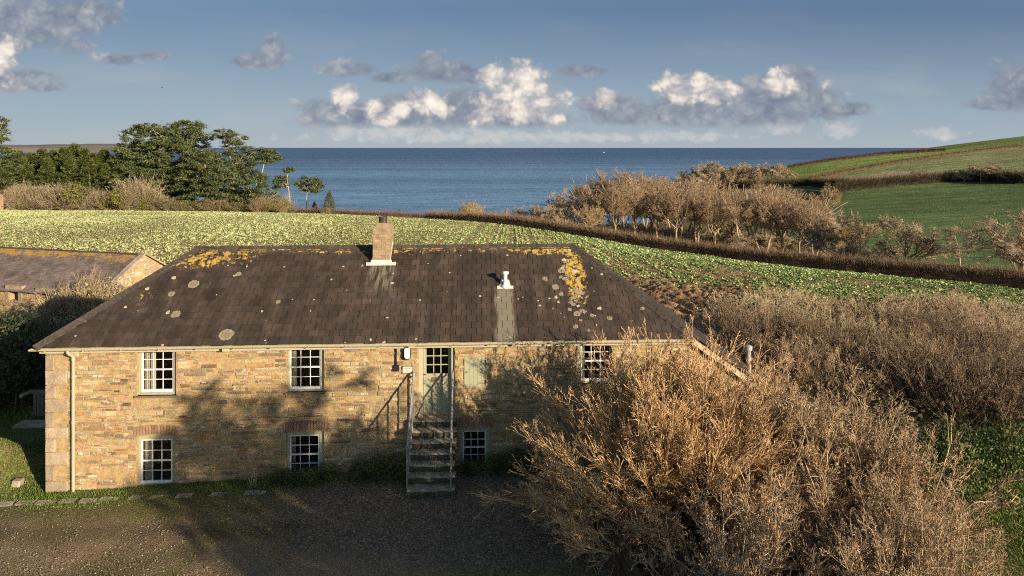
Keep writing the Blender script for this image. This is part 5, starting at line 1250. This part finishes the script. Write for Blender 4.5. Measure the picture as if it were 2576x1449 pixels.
# ================================================================ NEAR SHRUBS
def whips(seed, nst, base_r, Lr, el, az=(0, 6.283), n2=10, n3=7, n4=4, r0=.022, cols=None, trop=.05, ang2=.42, ang3=.55, curve=.06, buds=0, budc=None, l2=.42, r4=.0045, elp=1.0, l3=.5):
    g = np.random.default_rng(seed)
    p = np.c_[g.normal(0, base_r, (nst, 2)), np.full(nst, -.05)]; a = g.uniform(*az, nst)
    e_ = el[0] + (el[1] - el[0]) * g.uniform(0, 1, nst) ** elp
    d = np.c_[np.cos(a) * np.cos(e_), np.sin(a) * np.cos(e_), np.sin(e_)]
    Ls = g.uniform(*Lr, nst); l0 = grow(g, p, d, Ls, np.full(nst, r0) * g.uniform(.6, 1.4, nst), 9, curve, trop, .35)
    q = spawn(g, l0, n2, .15, 1, ang2, .2, l2, .6, Ls, .5); l1 = grow(g, *q, 6, curve * 1.4, trop * 1.2, .4)
    q = spawn(g, l1, n3, .15, 1, ang3, .25, l3, .65, q[2]); l2_ = grow(g, *q, 4, .1, trop, .4)
    q = spawn(g, l2_, n4, .15, 1, .6, .3, .55, .7, q[2]); l3 = grow(g, *q, 3, .12, trop, .3)
    st = mkmesh('trunk', [tubes(l0, 6, cols[:2], g, .15), ])
    parts = [tubes(l1, 4, cols, g, .2, .006), tubes(l2_, 3, cols, g, .25, .0045), tubes(l3, 3, cols, g, .3, r4)]
    if buds:
        tips = l3[0][:, -1]; k = g.integers(0, len(tips), buds); parts.append(cards(g, tips[k] + g.normal(0, .02, (buds, 3)), .045, budc, aspect=.5))
    return st, mkmesh('crown', parts)
TAN_ = [(.60, .40, .20), (.50, .325, .155), (.70, .50, .28), (.36, .235, .12), (.52, .38, .23)]
GB = [(.41, .30, .19), (.50, .37, .23), (.27, .195, .125), (.44, .37, .27), (.44, .30, .17), (.31, .215, .14)]
def gz0(x, d): return float(np.ravel(yz(np.array([x]), np.array([d])))[0])
def near(tm, x, d, label, name='bare_shrub', s=1.0, rz=0.0, cat='shrub', group=None, sx=1.0):
    e_ = empty(name, (x, d, gz0(x, d) - .05), rz, label, cat, group); e_.scale = (s * sx, s * sx, s)
    obj('trunk', tm[0], M_TWIG, e_); obj('crown', tm[1], M_TWIG, e_); return e_
A_ = whips(101, 210, .30, (2.7, 4.1), (.08, 1.52), n2=13, n3=8, n4=3, cols=TAN_, r0=.026, trop=.035, ang2=.27, ang3=.34, curve=.045, buds=4000, budc=[(.40, .35, .25), (.32, .27, .18)], elp=.7, l2=.42)
near(A_, 4.05, 16.6, 'big golden brown leafless shrub fanning out in front of the right end of the house', s=1.02)
A2 = whips(104, 34, .22, (2.9, 4.3), (.12, .75), az=(2.2, 4.3), n2=12, n3=7, n4=4, cols=TAN_, r0=.02, trop=.03, ang2=.3, ang3=.42, l2=.33, curve=.05)
near(A2, 3.5, 15.9, 'low golden whips arching out to the left at the foot of the big golden shrub', s=1.0)
B_ = whips(102, 85, .45, (2.3, 3.6), (.5, 1.5), n2=10, n3=7, n4=4, cols=GB, r0=.026, trop=.06, ang3=.7, curve=.12, buds=3500, budc=[(.36, .34, .25), (.3, .27, .18)], l2=.36)
near(B_, 6.9, 16.4, 'grey green lichened shrub with knobbly tips right of the golden shrub', s=1.05)
C2 = whips(103, 85, .45, (2.2, 3.4), (.35, 1.5), n2=10, n3=7, n4=4, cols=GB, r0=.025, trop=.04, ang3=.75, curve=.13, buds=3000, budc=[(.36, .32, .22), (.28, .25, .17)], l2=.36)
near(C2, 8.3, 15.5, 'tangled brown shrub with upright forked tips above the right lawn', s=1.0, rz=1.0)
near(C2, 4.6, 13.0, 'dense brown shrub at the bottom behind the timber fence', s=.85, rz=2.5)
near(B_, 7.0, 12.6, 'wide tangled shrub at the bottom right beside the lawn', s=.76, rz=4.0)
near(C2, 6.2, 14.4, 'brown shrub filling in between the golden and the tangled ones', s=.58, rz=5.1)
near(B_, 7.9, 13.4, 'rounded brown shrub overhanging the right lawn', s=.70, rz=2.1, sx=.8)
near(C2, 3.2, 12.4, 'low twiggy bramble growing over the fence at the bottom', s=.4, rz=0.7)
# thickets of the bank at the right
TC = [[(.62, .52, .33), (.54, .44, .27), (.46, .36, .22), (.68, .58, .38)], [(.46, .35, .22), (.39, .29, .18), (.53, .41, .27), (.30, .22, .14)], [(.20, .14, .09), (.24, .175, .11), (.15, .105, .07), (.30, .235, .16)]]  # pale set paints the sunlit upper bank, dark set its shaded front
THK = [whips(110 + i, 110, 1.1, (1.9, 3.0), (.55, 1.55), n2=9, n3=5, n4=3, cols=TC[i], r0=.014, trop=.07, curve=.07, l2=.46, r4=.005, ang2=.3, ang3=.4) for i in range(3)]
und = [(.04, .06, .02), (.06, .07, .025), (.09, .085, .035), (.05, .04, .02)]
spots = [(12.6, 36.5), (16, 39.5), (20, 41.5), (24.5, 43.5), (29, 45), (33.5, 46.5), (38, 48), (11.6, 33), (14.6, 35.5), (18, 37.5), (22, 39.3), (26.5, 41), (31, 42.5), (36, 44.5),
         (11, 29.6), (13.8, 32), (17, 33.8), (20.5, 35.5), (24.5, 37), (29, 39), (11.3, 26.4), (14.2, 28.4), (17.2, 30), (20.5, 31.6), (24, 33.2), (28, 35), (15.6, 25.6), (18.3, 26.8), (21.8, 28.4), (16.8, 22.9), (19.8, 24.4)]
random.seed(12)
pos_words = ['back rank', 'second rank', 'third rank', 'fourth rank', 'front rank']
for i, (x, d) in enumerate(spots):
    rk_ = 0 if i < 7 else 1 if i < 14 else 2 if i < 20 else 3 if i < 26 else 4
    lb = ['grey brown thorn thicket in the back rank of the bank bordering the crop field', 'grey brown thorn thicket just inside the back rank of the bank', 'brown thorn thicket in the middle of the bank right of the house', 'dark based thorn thicket halfway down the bank right of the house', 'thorn thicket in the front rank of the bank nearest the shrubs'][rk_]
    e_ = near(THK[[0, (0, 1)[i % 2], (1, 0, 2)[i % 3], (1, 2)[i % 2], 2][rk_]], x, d, lb, 'thorn_thicket', s=[.52, .58, .64, .68, .70][rk_] * random.uniform(.72, 1.22), rz=random.uniform(0, 6.28), cat='thicket', group=['thickets at the field edge', 'thickets inside the field edge', 'thickets in the middle of the bank', 'thickets halfway down the bank', 'thickets nearest the shrubs'][rk_], sx=1.45)
# bramble and leaf litter under the thickets
g = np.random.default_rng(90); n = 60000
BANK = [(10.6, 24), (10.4, 34), (13, 39.3), (38, 50), (42, 44), (24, 30), (20.5, 21.5), (13, 19.6)]
x = g.uniform(9, 42, n); y = g.uniform(18, 50, n); k = inpoly(x, y, BANK); x = x[k]; y = y[k]
z = GZ(x, y) + g.uniform(0, 1, len(x)) ** 1.6 * (.9 + .4 * vnoise(x, y, 3, .5))
sg = g.uniform(0, 1, len(x)) < .35
o = obj('bramble_undergrowth', mkmesh('bramble_undergrowth', [cards(g, np.c_[x, y, z], .16, und, aspect=.7), spikes(g, np.c_[x, y, z][sg], g.normal(0, 1, (sg.sum(), 3)) + (0, 0, .4), g.uniform(.4, 1.0, sg.sum()), np.full(sg.sum(), .006), [(.2, .14, .09)])]), M_LEAF)
tag(o, 'dark bramble undergrowth beneath the thorn thickets on the bank', 'undergrowth', kind='stuff')
IVY = [(.06, .10, .025), (.035, .065, .018), (.10, .14, .035)]
iv = shrub(120, IVY, [(.2, .15, .1)], n=9000, H=1.6, R_=1.3, cs=.07, twn=60)
for (x, d, s, lb) in ((10.4, 17.0, 1.0, 'green ivy clump on the bank above the right lawn'), (12.3, 17.6, 1.0, 'green ivy covered stump at the right edge')):
    e_ = empty('ivy_bush', (x, d, gz0(x, d)), 0, lb, 'bush'); e_.scale = (s, s, s * 1.3); obj('trunk', iv[0], M_TWIG, e_); obj('crown', iv[1], M_LEAF, e_)
# ---- shrubs between house and outbuilding
oli = shrub(130, [(.27, .26, .15), (.33, .31, .2), (.2, .2, .11)], [(.4, .31, .18)], n=5200, H=3, R_=2.4, cs=.13, twn=1400, r=.011)
def base_at(px, yb, d): return XZ(px, d)
for (px, yt, d, sx, lb) in ((245, 695, 34, .85, 'silvery olive bush with bare golden twigs behind the left end of the house'), (165, 728, 33, .7, 'small silvery bush before the outbuilding door')):
    x, d, h = by_top(px, yt, d); e_ = empty('olive_bush', (x, d, gz0(x, d)), random.uniform(0, 6), lb, 'bush'); s = h / 3.0; e_.scale = (s * sx, s * sx, s); obj('trunk', oli[0], M_TWIG, e_); obj('crown', oli[1], M_LEAF, e_)
DG = [(.05, .075, .03), (.075, .095, .04), (.04, .055, .025), (.11, .12, .055)]
ev = shrub(131, DG, [(.1, .08, .05)], n=12000, H=3, R_=2.3, cs=.13, twn=80, lobes=12)
for (px, yt, d, sx, lb) in ((20, 800, 26.5, 1.1, 'large dark evergreen bush at the left edge before the outbuilding'), (85, 835, 28, 1.0, 'dark evergreen bush against the outbuilding wall'), (-40, 780, 27, 1.0, 'dark evergreen bush cut by the left edge'), (130, 825, 31, 1.0, 'low dark evergreen just left of the roof hip'), (190, 800, 33, .9, 'dark bush hidden behind the roof hip')):
    x, d, h = by_top(px, yt, d); e_ = empty('evergreen_bush', (x, d, gz0(x, d)), random.uniform(0, 6), lb, 'bush'); s = h / 3.0; e_.scale = (s * sx, s * sx, s); obj('trunk', ev[0], M_TWIG, e_); obj('crown', ev[1], M_LEAF, e_)
# low shrubs along the wall
lw = shrub(132, [(.07, .10, .03), (.05, .075, .022), (.10, .13, .04), (.14, .15, .06)], [(.16, .12, .07)], n=3200, H=.8, R_=.75, cs=.065, twn=100, r=.005, lobes=9)
for (px, dd, s, sx, lb) in ((745, 18.85, .48, 1.3, 'low dark shrub under the middle ground floor window'), (800, 18.9, .52, 1.3, 'low dark shrub right of the middle ground floor window'), (690, 18.8, .5, .9, 'tuft of dark foliage left of the middle ground floor window'), (965, 18.9, .8, 1.0, 'low dark shrub against the left side of the steps'), (905, 18.95, .6, .9, 'small dark shrub left of the one by the steps'), (1185, 19.1, .42, 1.2, 'low dark shrub right of the steps under the small window'), (1255, 19.15, .55, 1.2, 'low spreading shrub under the golden shrub by the wall'), (1320, 19.1, .75, 1.1, 'low dark shrub at the foot of the golden shrub')):
    x = XZ(px, dd); e_ = empty('low_shrub', (x, dd, gz0(x, dd)), random.uniform(0, 6), lb, 'shrub'); e_.scale = (s * sx, s * sx * .8, s); obj('trunk', lw[0], M_TWIG, e_); obj('crown', lw[1], M_LEAF, e_)
x = XZ(640, 18.8); wd = whips(140, 9, .05, (.5, .8), (1.1, 1.5), n2=3, n3=2, n4=2, cols=[(.45, .36, .2)], r0=.005, r4=.003)
near(wd, x, 18.75, 'thin dry weed stalks standing against the wall between the windows', 'dry_weed', cat='weed')
# bare trees of the yard that stand beside the camera and shade the wall
SH = bare_tree(200, 10, n=(14, 8, 7, 7), t0=.15, a1=50, tw=(.3, .24, .16), env=(.55, .48, .5), r4=.024)
for (x, d, H, lb, sx) in ((8.2, 5.0, 7.2, 'bare yard tree outside the picture whose shadow crosses the left of the wall', .8), (10.7, 4.2, 8.7, 'taller bare yard tree outside the picture whose shadow crosses the middle of the wall', .75), (13.2, .6, 6.8, 'bare yard tree outside the picture nearest the drive', 1.0)):
    place(SH, x, d, H, lb, sx=sx)
lau = shrub(201, DG, n=9000, H=3, R_=2.3, cs=.2, twn=60, lobes=10)
for (x, d, s, lb) in ((12.6, 3.2, 1.3, 'evergreen yard bush outside the picture between the shade trees'), (14.8, 1.6, 1.25, 'evergreen yard bush outside the picture right of the shade trees'), (11.4, .6, 1.3, 'evergreen yard bush outside the picture nearest the camera')):
    e_ = empty('evergreen_bush', (x, d, GZ(x, d)), 0, lb, 'bush'); e_.scale = (s, s, s); obj('trunk', lau[0], M_TWIG, e_); obj('crown', lau[1], M_LEAF, e_)
# ---- kerb stones in the grass
random.seed(17)
kx = -14.6; i = 0
while kx < -6.6:
    w = random.uniform(.3, .75); 
    f = (kx + 14) / 7; yk = 18.42 + .02 * math.sin(kx) + random.uniform(-.03, .03); z = gz0(kx + w / 2, yk)
    mbk = MB(); kk = random.uniform(.8, 1.15)
    mbk.bbox(-w / 2, w / 2, -.11, .11, -.12, .05, .03, (kk, kk, kk * .95), jit=.02)
    mbk.add([(-w / 2 + .02, -.08, .045), (w / 2 - .02, -.08, .045), (w / 2 - .03, .1, .06), (-w / 2 + .03, .1, .06)], [(0, 1, 2, 3)], (kk, kk, kk))
    lb = 'worn granite edging stone laid flush in the grass before the house' 
    o = mbk.build('edging_stone', M_STEP, None, loc=(kx + w / 2, yk, z - .035)); o.rotation_euler.z = random.uniform(-.05, .05); tag(o, lb, 'edging stone', 'granite edging stones in the grass')
    kx += w + random.uniform(.02, .3)
# ---- grass
def grass(name, pts, h, cols, label, w=.012):
    g = np.random.default_rng(len(pts)); n = len(pts); a = g.uniform(0, 6.28, n); hh = h * g.uniform(.4, 1.2, n); ln = g.normal(0, .35, (n, 2)) * hh[:, None]
    s = np.c_[np.cos(a), np.sin(a), np.zeros(n)] * w; b_ = np.c_[pts, GZ(pts[:, 0], pts[:, 1]) + mound(pts[:, 0], pts[:, 1]) - .02]
    V = np.stack([b_ - s, b_ + s, b_ + np.c_[ln, hh]], 1).reshape(-1, 3); c = np.array(cols)[g.integers(0, len(cols), n)] * g.uniform(.7, 1.3, (n, 1))
    o = obj(name, mesh_np(name, V, [np.arange(3 * n).reshape(-1, 3)], np.repeat(c, 3, 0)), M_GRASS); return tag(o, label, 'grass', kind='stuff')
def scat(seed, n, x0, x1, y0, y1, f=None):
    g = np.random.default_rng(seed); p = np.c_[g.uniform(x0, x1, n), g.uniform(y0, y1, n)]
    if f is not None: p = p[f(p[:, 0], p[:, 1], g)]
    return p
GC = [(.12, .20, .035), (.16, .24, .05), (.21, .25, .07), (.08, .13, .025)]
wl = lambda x: 19.0 + (x + 12.95) * .0507
grass('lawn_grass', scat(1, 230000, -29, -12.0, 18.5, 36, lambda x, y, g: (x < -13.0) | (y < wl(x) - .02)), .075, GC, 'green lawn grass left of the house', .02)
grass('verge_grass', scat(2, 26000, -13.2, -2.5, 18.1, 19.5, lambda x, y, g: (y < wl(x) - .03) & (g.uniform(0, 1, len(x)) < np.clip((-5.0 - x) / 3 + (y > 18.5) * .5, .03, 1))), .07, GC, 'rough grass verge along the foot of the house wall', .01)
grass('yard_grass', scat(3, 130000, -16, -1, 13.5, 18.4, lambda x, y, g: (vnoise(x, y, 50, .9) > .52) & (g.uniform(0, 1, len(x)) < np.clip((y - 15.5) / 2.5, .12, 1) * np.clip((-3 - x) / 4, 0.05, 1))), .03, [(.10, .11, .03), (.15, .14, .05), (.08, .09, .025)], 'short worn grass growing through the gravel yard', .012)
grass('lawn_grass', scat(4, 150000, 8.6, 16, 10, 21), .08, GC, 'bright green lawn beside the shrubs at the bottom right', .018)
# pebbles
g = np.random.default_rng(33); n = 5000; p = np.c_[g.uniform(-15, 6, n), g.uniform(13.6, 18.3, n)]; r = g.uniform(.008, .022, n)
b_ = np.c_[p, GZ(p[:, 0], p[:, 1]) + .012]; off = np.array([(1, 0, 0), (-.5, .87, 0), (-.5, -.87, 0), (0, 0, .8)])
V = (b_[:, None] + off[None] * r[:, None, None]).reshape(-1, 3); a = np.arange(n) * 4
F = np.concatenate([np.c_[a, a + 1, a + 3], np.c_[a + 1, a + 2, a + 3], np.c_[a + 2, a, a + 3]])
c = g.uniform(.12, .36, (n, 1)) * np.array([[1, .92, .8]])
tag(obj('loose_gravel', mesh_np('loose_gravel', V, [F], np.repeat(c, 4, 0)), M_TWIG), 'loose pale gravel chips scattered over the yard', 'gravel', kind='stuff')
# ---- garden gate, coping and slab left of the house
gx = XZ(88, 25.6); ga = empty('timber_gate', (gx, 25.6, gz0(gx, 25.6)), R(4), 'weathered grey timber gate panel in the lawn left of the house', 'gate')
zt = CAMZ - (981 - HY) / FPX * 25.6 - gz0(gx, 25.6)
m = MB(); m.bbox(-.1, .85, -.04, .04, zt - .14, zt, .01); m.build('rail', M_GREYWOOD, ga)
m = MB(); m.bbox(-.1, .85, -.035, -.021, .1, .2, .004); m.build('rail', M_GREYWOOD, ga)
for i in range(7):
    m = MB(); xx = -.05 + i * .13; m.bbox(xx, xx + .1, -.02, .03, .02, zt - .142, .006); m.build('slat', M_GREYWOOD, ga)
m = MB(); c0 = P(53, 996, 25.4); c1 = P(84, 982, 26.3)
dirv = (c1 - c0); m.tube([(0, 0, 0), tuple(dirv * .5), tuple(dirv)], .07, 6); cpn = m.build('sloping_coping', M_GRANITE, None, loc=tuple(c0)); tag(cpn, 'pale sloping granite coping left of the timber gate', 'coping stone')
sx_ = XZ(88, 24.7); m = MB(); m.bbox(-.62, .62, -.3, .3, -.1, .07, .02, jit=.02); m.add([(-.6, -.28, .075), (.6, -.28, .075), (.6, .28, .075), (-.6, .28, .075)], [(0, 1, 2, 3)]); tag(m.build('stone_slab', M_GRANITE, None, loc=(sx_, 24.7, gz0(sx_, 24.7) + .02)), 'flat pale stone slab at the foot of the timber gate', 'slab')
m = MB(); m.bbox(-.12, .14, -.1, .1, -.05, .16, .03, jit=.03); rx = XZ(62, 19.6); tag(m.build('boulder', M_GRANITE, None, loc=(rx, 19.3, gz0(rx, 19.3))), 'small pale boulder at the foot of the grassy bank', 'boulder')
# ---- timber fence at the bottom
f0 = Vector((XZ(1500, 15.1), 15.1, 0)); f1 = Vector((XZ(1640, 12.2), 12.2, 0)); dv = f1 - f0; fa = math.atan2(dv.y, dv.x)
fe = empty('timber_fence', (f0.x, f0.y, gz0(f0.x, f0.y)), fa, 'dark timber board fence under the shrubs at the bottom', 'fence')
for i in range(3):
    m = MB(); m.bbox(-.06 + i * 1.5, .06 + i * 1.5, -.06, .06, -.1, 1.25, .01); m.build('post', M_WOOD, fe)
for j in range(5):
    m = MB(); m.bbox(.065, dv.length, -.03, .0, .12 + j * .22, .31 + j * .22, .006, jit=.005); m.build('board', M_WOOD, fe)
# bird
bp = P(408, 220, 150); bird = MB()
bird.tube([(-.22, 0, 0), (-.1, 0, .01), (.05, 0, .02), (.18, 0, .03), (.25, 0, .03)], [.01, .05, .06, .035, .01], 8)
bird.add([(-.08, 0, .03), (.08, 0, .03), (.02, .45, .14), (-.1, .42, .13)], [(0, 1, 2, 3)]); bird.add([(-.08, 0, .031), (.08, 0, .031), (.02, -.45, .13), (-.1, -.42, .12)], [(3, 2, 1, 0)])
tag(bird.build('crow', M_BLACK, None, loc=tuple(bp)), 'small black bird in flight in the sky left of the pines', 'bird')

# ================================================================ LIGHT, SKY, CAMERA
AZ = 48.0; EL = 14.0
sd = Vector((-math.sin(R(AZ)) * math.cos(R(EL)), math.cos(R(AZ)) * math.cos(R(EL)), -math.sin(R(EL))))   # travel direction
sl = bpy.data.lights.new('sun', 'SUN'); sl.energy = 4.8; sl.angle = R(.5); sl.color = (1.0, .80, .57)
so = bpy.data.objects.new('sun', sl); COL.objects.link(so); so.rotation_euler = sd.to_track_quat('-Z', 'Y').to_euler(); so.location = (30, -30, 40)
w = bpy.data.worlds.new('World'); scene.world = w; w.use_nodes = True
t = NT(w.node_tree)
for n_ in list(w.node_tree.nodes): w.node_tree.nodes.remove(n_)
sky = t.add('ShaderNodeTexSky'); sky.sky_type = 'NISHITA'; sky.sun_disc = False; sky.sun_elevation = R(EL); sky.sun_rotation = R(180 - AZ)
sky.air_density = 1.0; sky.dust_density = .4; sky.ozone_density = 1.3; sky.altitude = 60
tc = t.add('ShaderNodeTexCoord').outputs['Generated']; dx, dy, dz = t.sep(tc)
iy = t.math('MAXIMUM', dy, .08); X = t.math('DIVIDE', dx, iy); Zc = t.math('DIVIDE', dz, iy)
v = t.add('ShaderNodeCombineXYZ', {0: X, 1: Zc, 2: 0.0}).outputs[0]
def blob(px, py, rx, ry):
    c = ((px - CX) / FPX, (HY - py) / FPX, 0)
    q = t.vmath('MULTIPLY', t.vmath('SUBTRACT', v, c), (FPX / rx / 1.2, FPX / ry / 1.15, 0)); return t.math('SUBTRACT', 1.0, t.vmath('LENGTH', q))
def union(bl):
    r = None
    for b_ in bl:
        k = blob(*b_); r = k if r is None else t.math('MAXIMUM', r, k)
    return r
wp = t.vmath('ADD', v, t.scale(t.vmath('SUBTRACT', t.noise(v, 18.0, 5, .6, out=1), (.5, .5, .5)), (.045, .03, 0)))
N1 = t.noise(t.scale(wp, (1, 1.5, 1)), 17.0, 9, .6); N2 = t.noise(t.scale(wp, (1, 1.2, 1)), 42.0, 6, .6)
vb = t.voro(t.scale(wp, (1, 1.15, 1)), 28.0); vb2 = t.voro(t.scale(wp, (1, 1.15, 1)), 62.0); vb3 = t.voro(t.scale(wp, (1, 1.15, 1)), 140.0)
bil = t.math('SUBTRACT', 1.0, t.math('ADD', t.math('ADD', t.math('MULTIPLY', vb, .5), t.math('MULTIPLY', vb2, .4)), t.math('MULTIPLY', vb3, .22)))
grey = union([(1000, 300, 270, 44), (1250, 300, 230, 42), (1600, 290, 150, 34), (1860, 280, 260, 54), (880, 290, 150, 52), (1020, 285, 120, 58), (1180, 270, 130, 60), (1120, 180, 130, 34), (1085, 160, 50, 34), (880, 175, 85, 22), (1200, 190, 90, 24), (980, 195, 60, 18), (1470, 178, 75, 18),
              (1740, 280, 145, 58), (1960, 235, 130, 60), (2060, 265, 70, 55), (1860, 285, 160, 42), (2000, 200, 80, 45), (1540, 265, 100, 34), (1640, 285, 90, 24), (2560, 215, 105, 62), (2600, 180, 70, 40), (2500, 262, 80, 20), (2120, 275, 75, 24),
              (680, 145, 60, 34), (640, 155, 80, 22), (300, 150, 55, 16), (390, 140, 55, 14), (60, 200, 110, 32), (120, 215, 60, 20), (70, 60, 190, 90), (200, 40, 130, 60), (690, 120, 30, 40)])
white = union([(1275, 225, 88, 78), (1330, 210, 76, 62), (1370, 260, 80, 55), (1260, 275, 110, 50), (1240, 185, 50, 42), (1300, 285, 140, 40), (1720, 222, 78, 52), (1790, 225, 64, 46), (1680, 210, 46, 34), (870, 250, 42, 44), (930, 275, 42, 30), (1080, 260, 62, 42), (1110, 275, 44, 28), (1525, 245, 38, 28), (2080, 205, 30, 22), (1960, 215, 45, 45), (0, 150, 60, 60), (985, 300, 40, 24), (1010, 285, 40, 26)])
low = union([(1000, 333, 130, 20), (880, 333, 60, 16), (2120, 325, 60, 20), (1960, 322, 60, 18), (2370, 335, 60, 18), (1230, 338, 90, 18), (1700, 345, 200, 14), (2100, 335, 40, 22), (1280, 345, 500, 16)])
base = t.sstep(Zc, (HY - 330) / FPX, (HY - 305) / FPX)   # flat cloud bottoms
dg = t.math('ADD', t.math('MULTIPLY', grey, 1.0), t.math('ADD', t.math('MULTIPLY', t.math('SUBTRACT', N1, .47), 1.6), t.math('MULTIPLY', t.math('SUBTRACT', bil, .6), .6)))
mg = t.math('MULTIPLY', t.sstep(dg, .0, .42), base)
dw = t.math('ADD', white, t.math('ADD', t.math('MULTIPLY', t.math('SUBTRACT', N1, .5), 1.7), t.math('MULTIPLY', t.math('SUBTRACT', bil, .52), .8)))
mw = t.math('MULTIPLY', t.math('MULTIPLY', t.sstep(dw, .0, .55), base), .95)
dl = t.math('ADD', low, t.math('MULTIPLY', t.math('SUBTRACT', N2, .5), 2.4)); ml = t.math('MULTIPLY', t.sstep(dl, .0, .7), .45)
# thin veils at left
veil = t.math('MULTIPLY', t.sstep(t.noise(t.scale(v, (1, 4, 1)), 4.0, 5, .55), .45, .75), t.sstep(Zc, .26, .03))
skyc = t.scale(sky.outputs[0], (.72, .72, .72))
SK = .085
def cc(c): return tuple(x / SK for x in c)
greyc = t.ramp(t.math('ADD', t.math('MULTIPLY', bil, .6), t.math('MULTIPLY', N1, .5)), [(.3, (.17, .195, .27)), (.5, (.25, .285, .345)), (.7, (.40, .41, .44)), (.85, (.6, .57, .54))])
whitec = t.ramp(t.math('ADD', t.math('ADD', t.math('MULTIPLY', bil, .55), t.math('MULTIPLY', N2, .2)), t.math('MULTIPLY', dw, .35)), [(.25, (.30, .315, .38)), (.45, (.50, .475, .475)), (.62, (.78, .71, .64)), (.85, (1.02, .93, .82))])
sc = lambda s: t.scale(s, (.62 / SK,) * 3)
skyc = t.mix(t.sstep(Zc, .60, -.02, 0.0, .95), skyc, sc(t.ramp(t.math('MULTIPLY', Zc, 5.0), [(0, (.36, .43, .48)), (.3, (.27, .36, .46)), (1, (.07, .128, .27))])))
c = t.mix(t.math('MULTIPLY', veil, .35), skyc, sc(t.ramp(N1, [(0, (.40, .42, .46)), (1, (.48, .48, .5))])))
c = t.mix(ml, c, sc(t.ramp(N2, [(.3, (.45, .48, .52)), (.7, (.8, .74, .68))])))
c = t.mix(t.math('MULTIPLY', mg, .92), c, sc(greyc)); c = t.mix(mw, c, sc(whitec))
bg = t.add('ShaderNodeBackground', {'Color': c, 'Strength': SK}); out = t.add('ShaderNodeOutputWorld'); t.l.new(bg.outputs[0], out.inputs[0])
w.cycles.sampling_method = 'MANUAL'; w.cycles.sample_map_resolution = 1024
cam = bpy.data.cameras.new('camera'); co = bpy.data.objects.new('camera', cam); COL.objects.link(co)
co.location = (0, 0, CAMZ); co.rotation_euler = (R(90), 0, 0); cam.lens = 24; cam.sensor_width = 36; cam.shift_y = -(724.5 - HY) / 2576; cam.clip_start = .1; cam.clip_end = 120000
scene.camera = co
scene.render.engine = 'CYCLES'; scene.cycles.max_bounces = 3; scene.cycles.diffuse_bounces = 2; scene.cycles.use_light_tree = False; scene.cycles.use_adaptive_sampling = True; scene.cycles.adaptive_threshold = .02; scene.cycles.transparent_max_bounces = 8
scene.cycles.use_denoising = False; scene.cycles.pixel_filter_type = 'BLACKMAN_HARRIS'; scene.cycles.filter_width = 1.1
vs = scene.view_settings; vs.view_transform = 'Standard'; vs.look = 'None'; vs.gamma = 1; vs.exposure = 0.82
scene.render.film_transparent = False
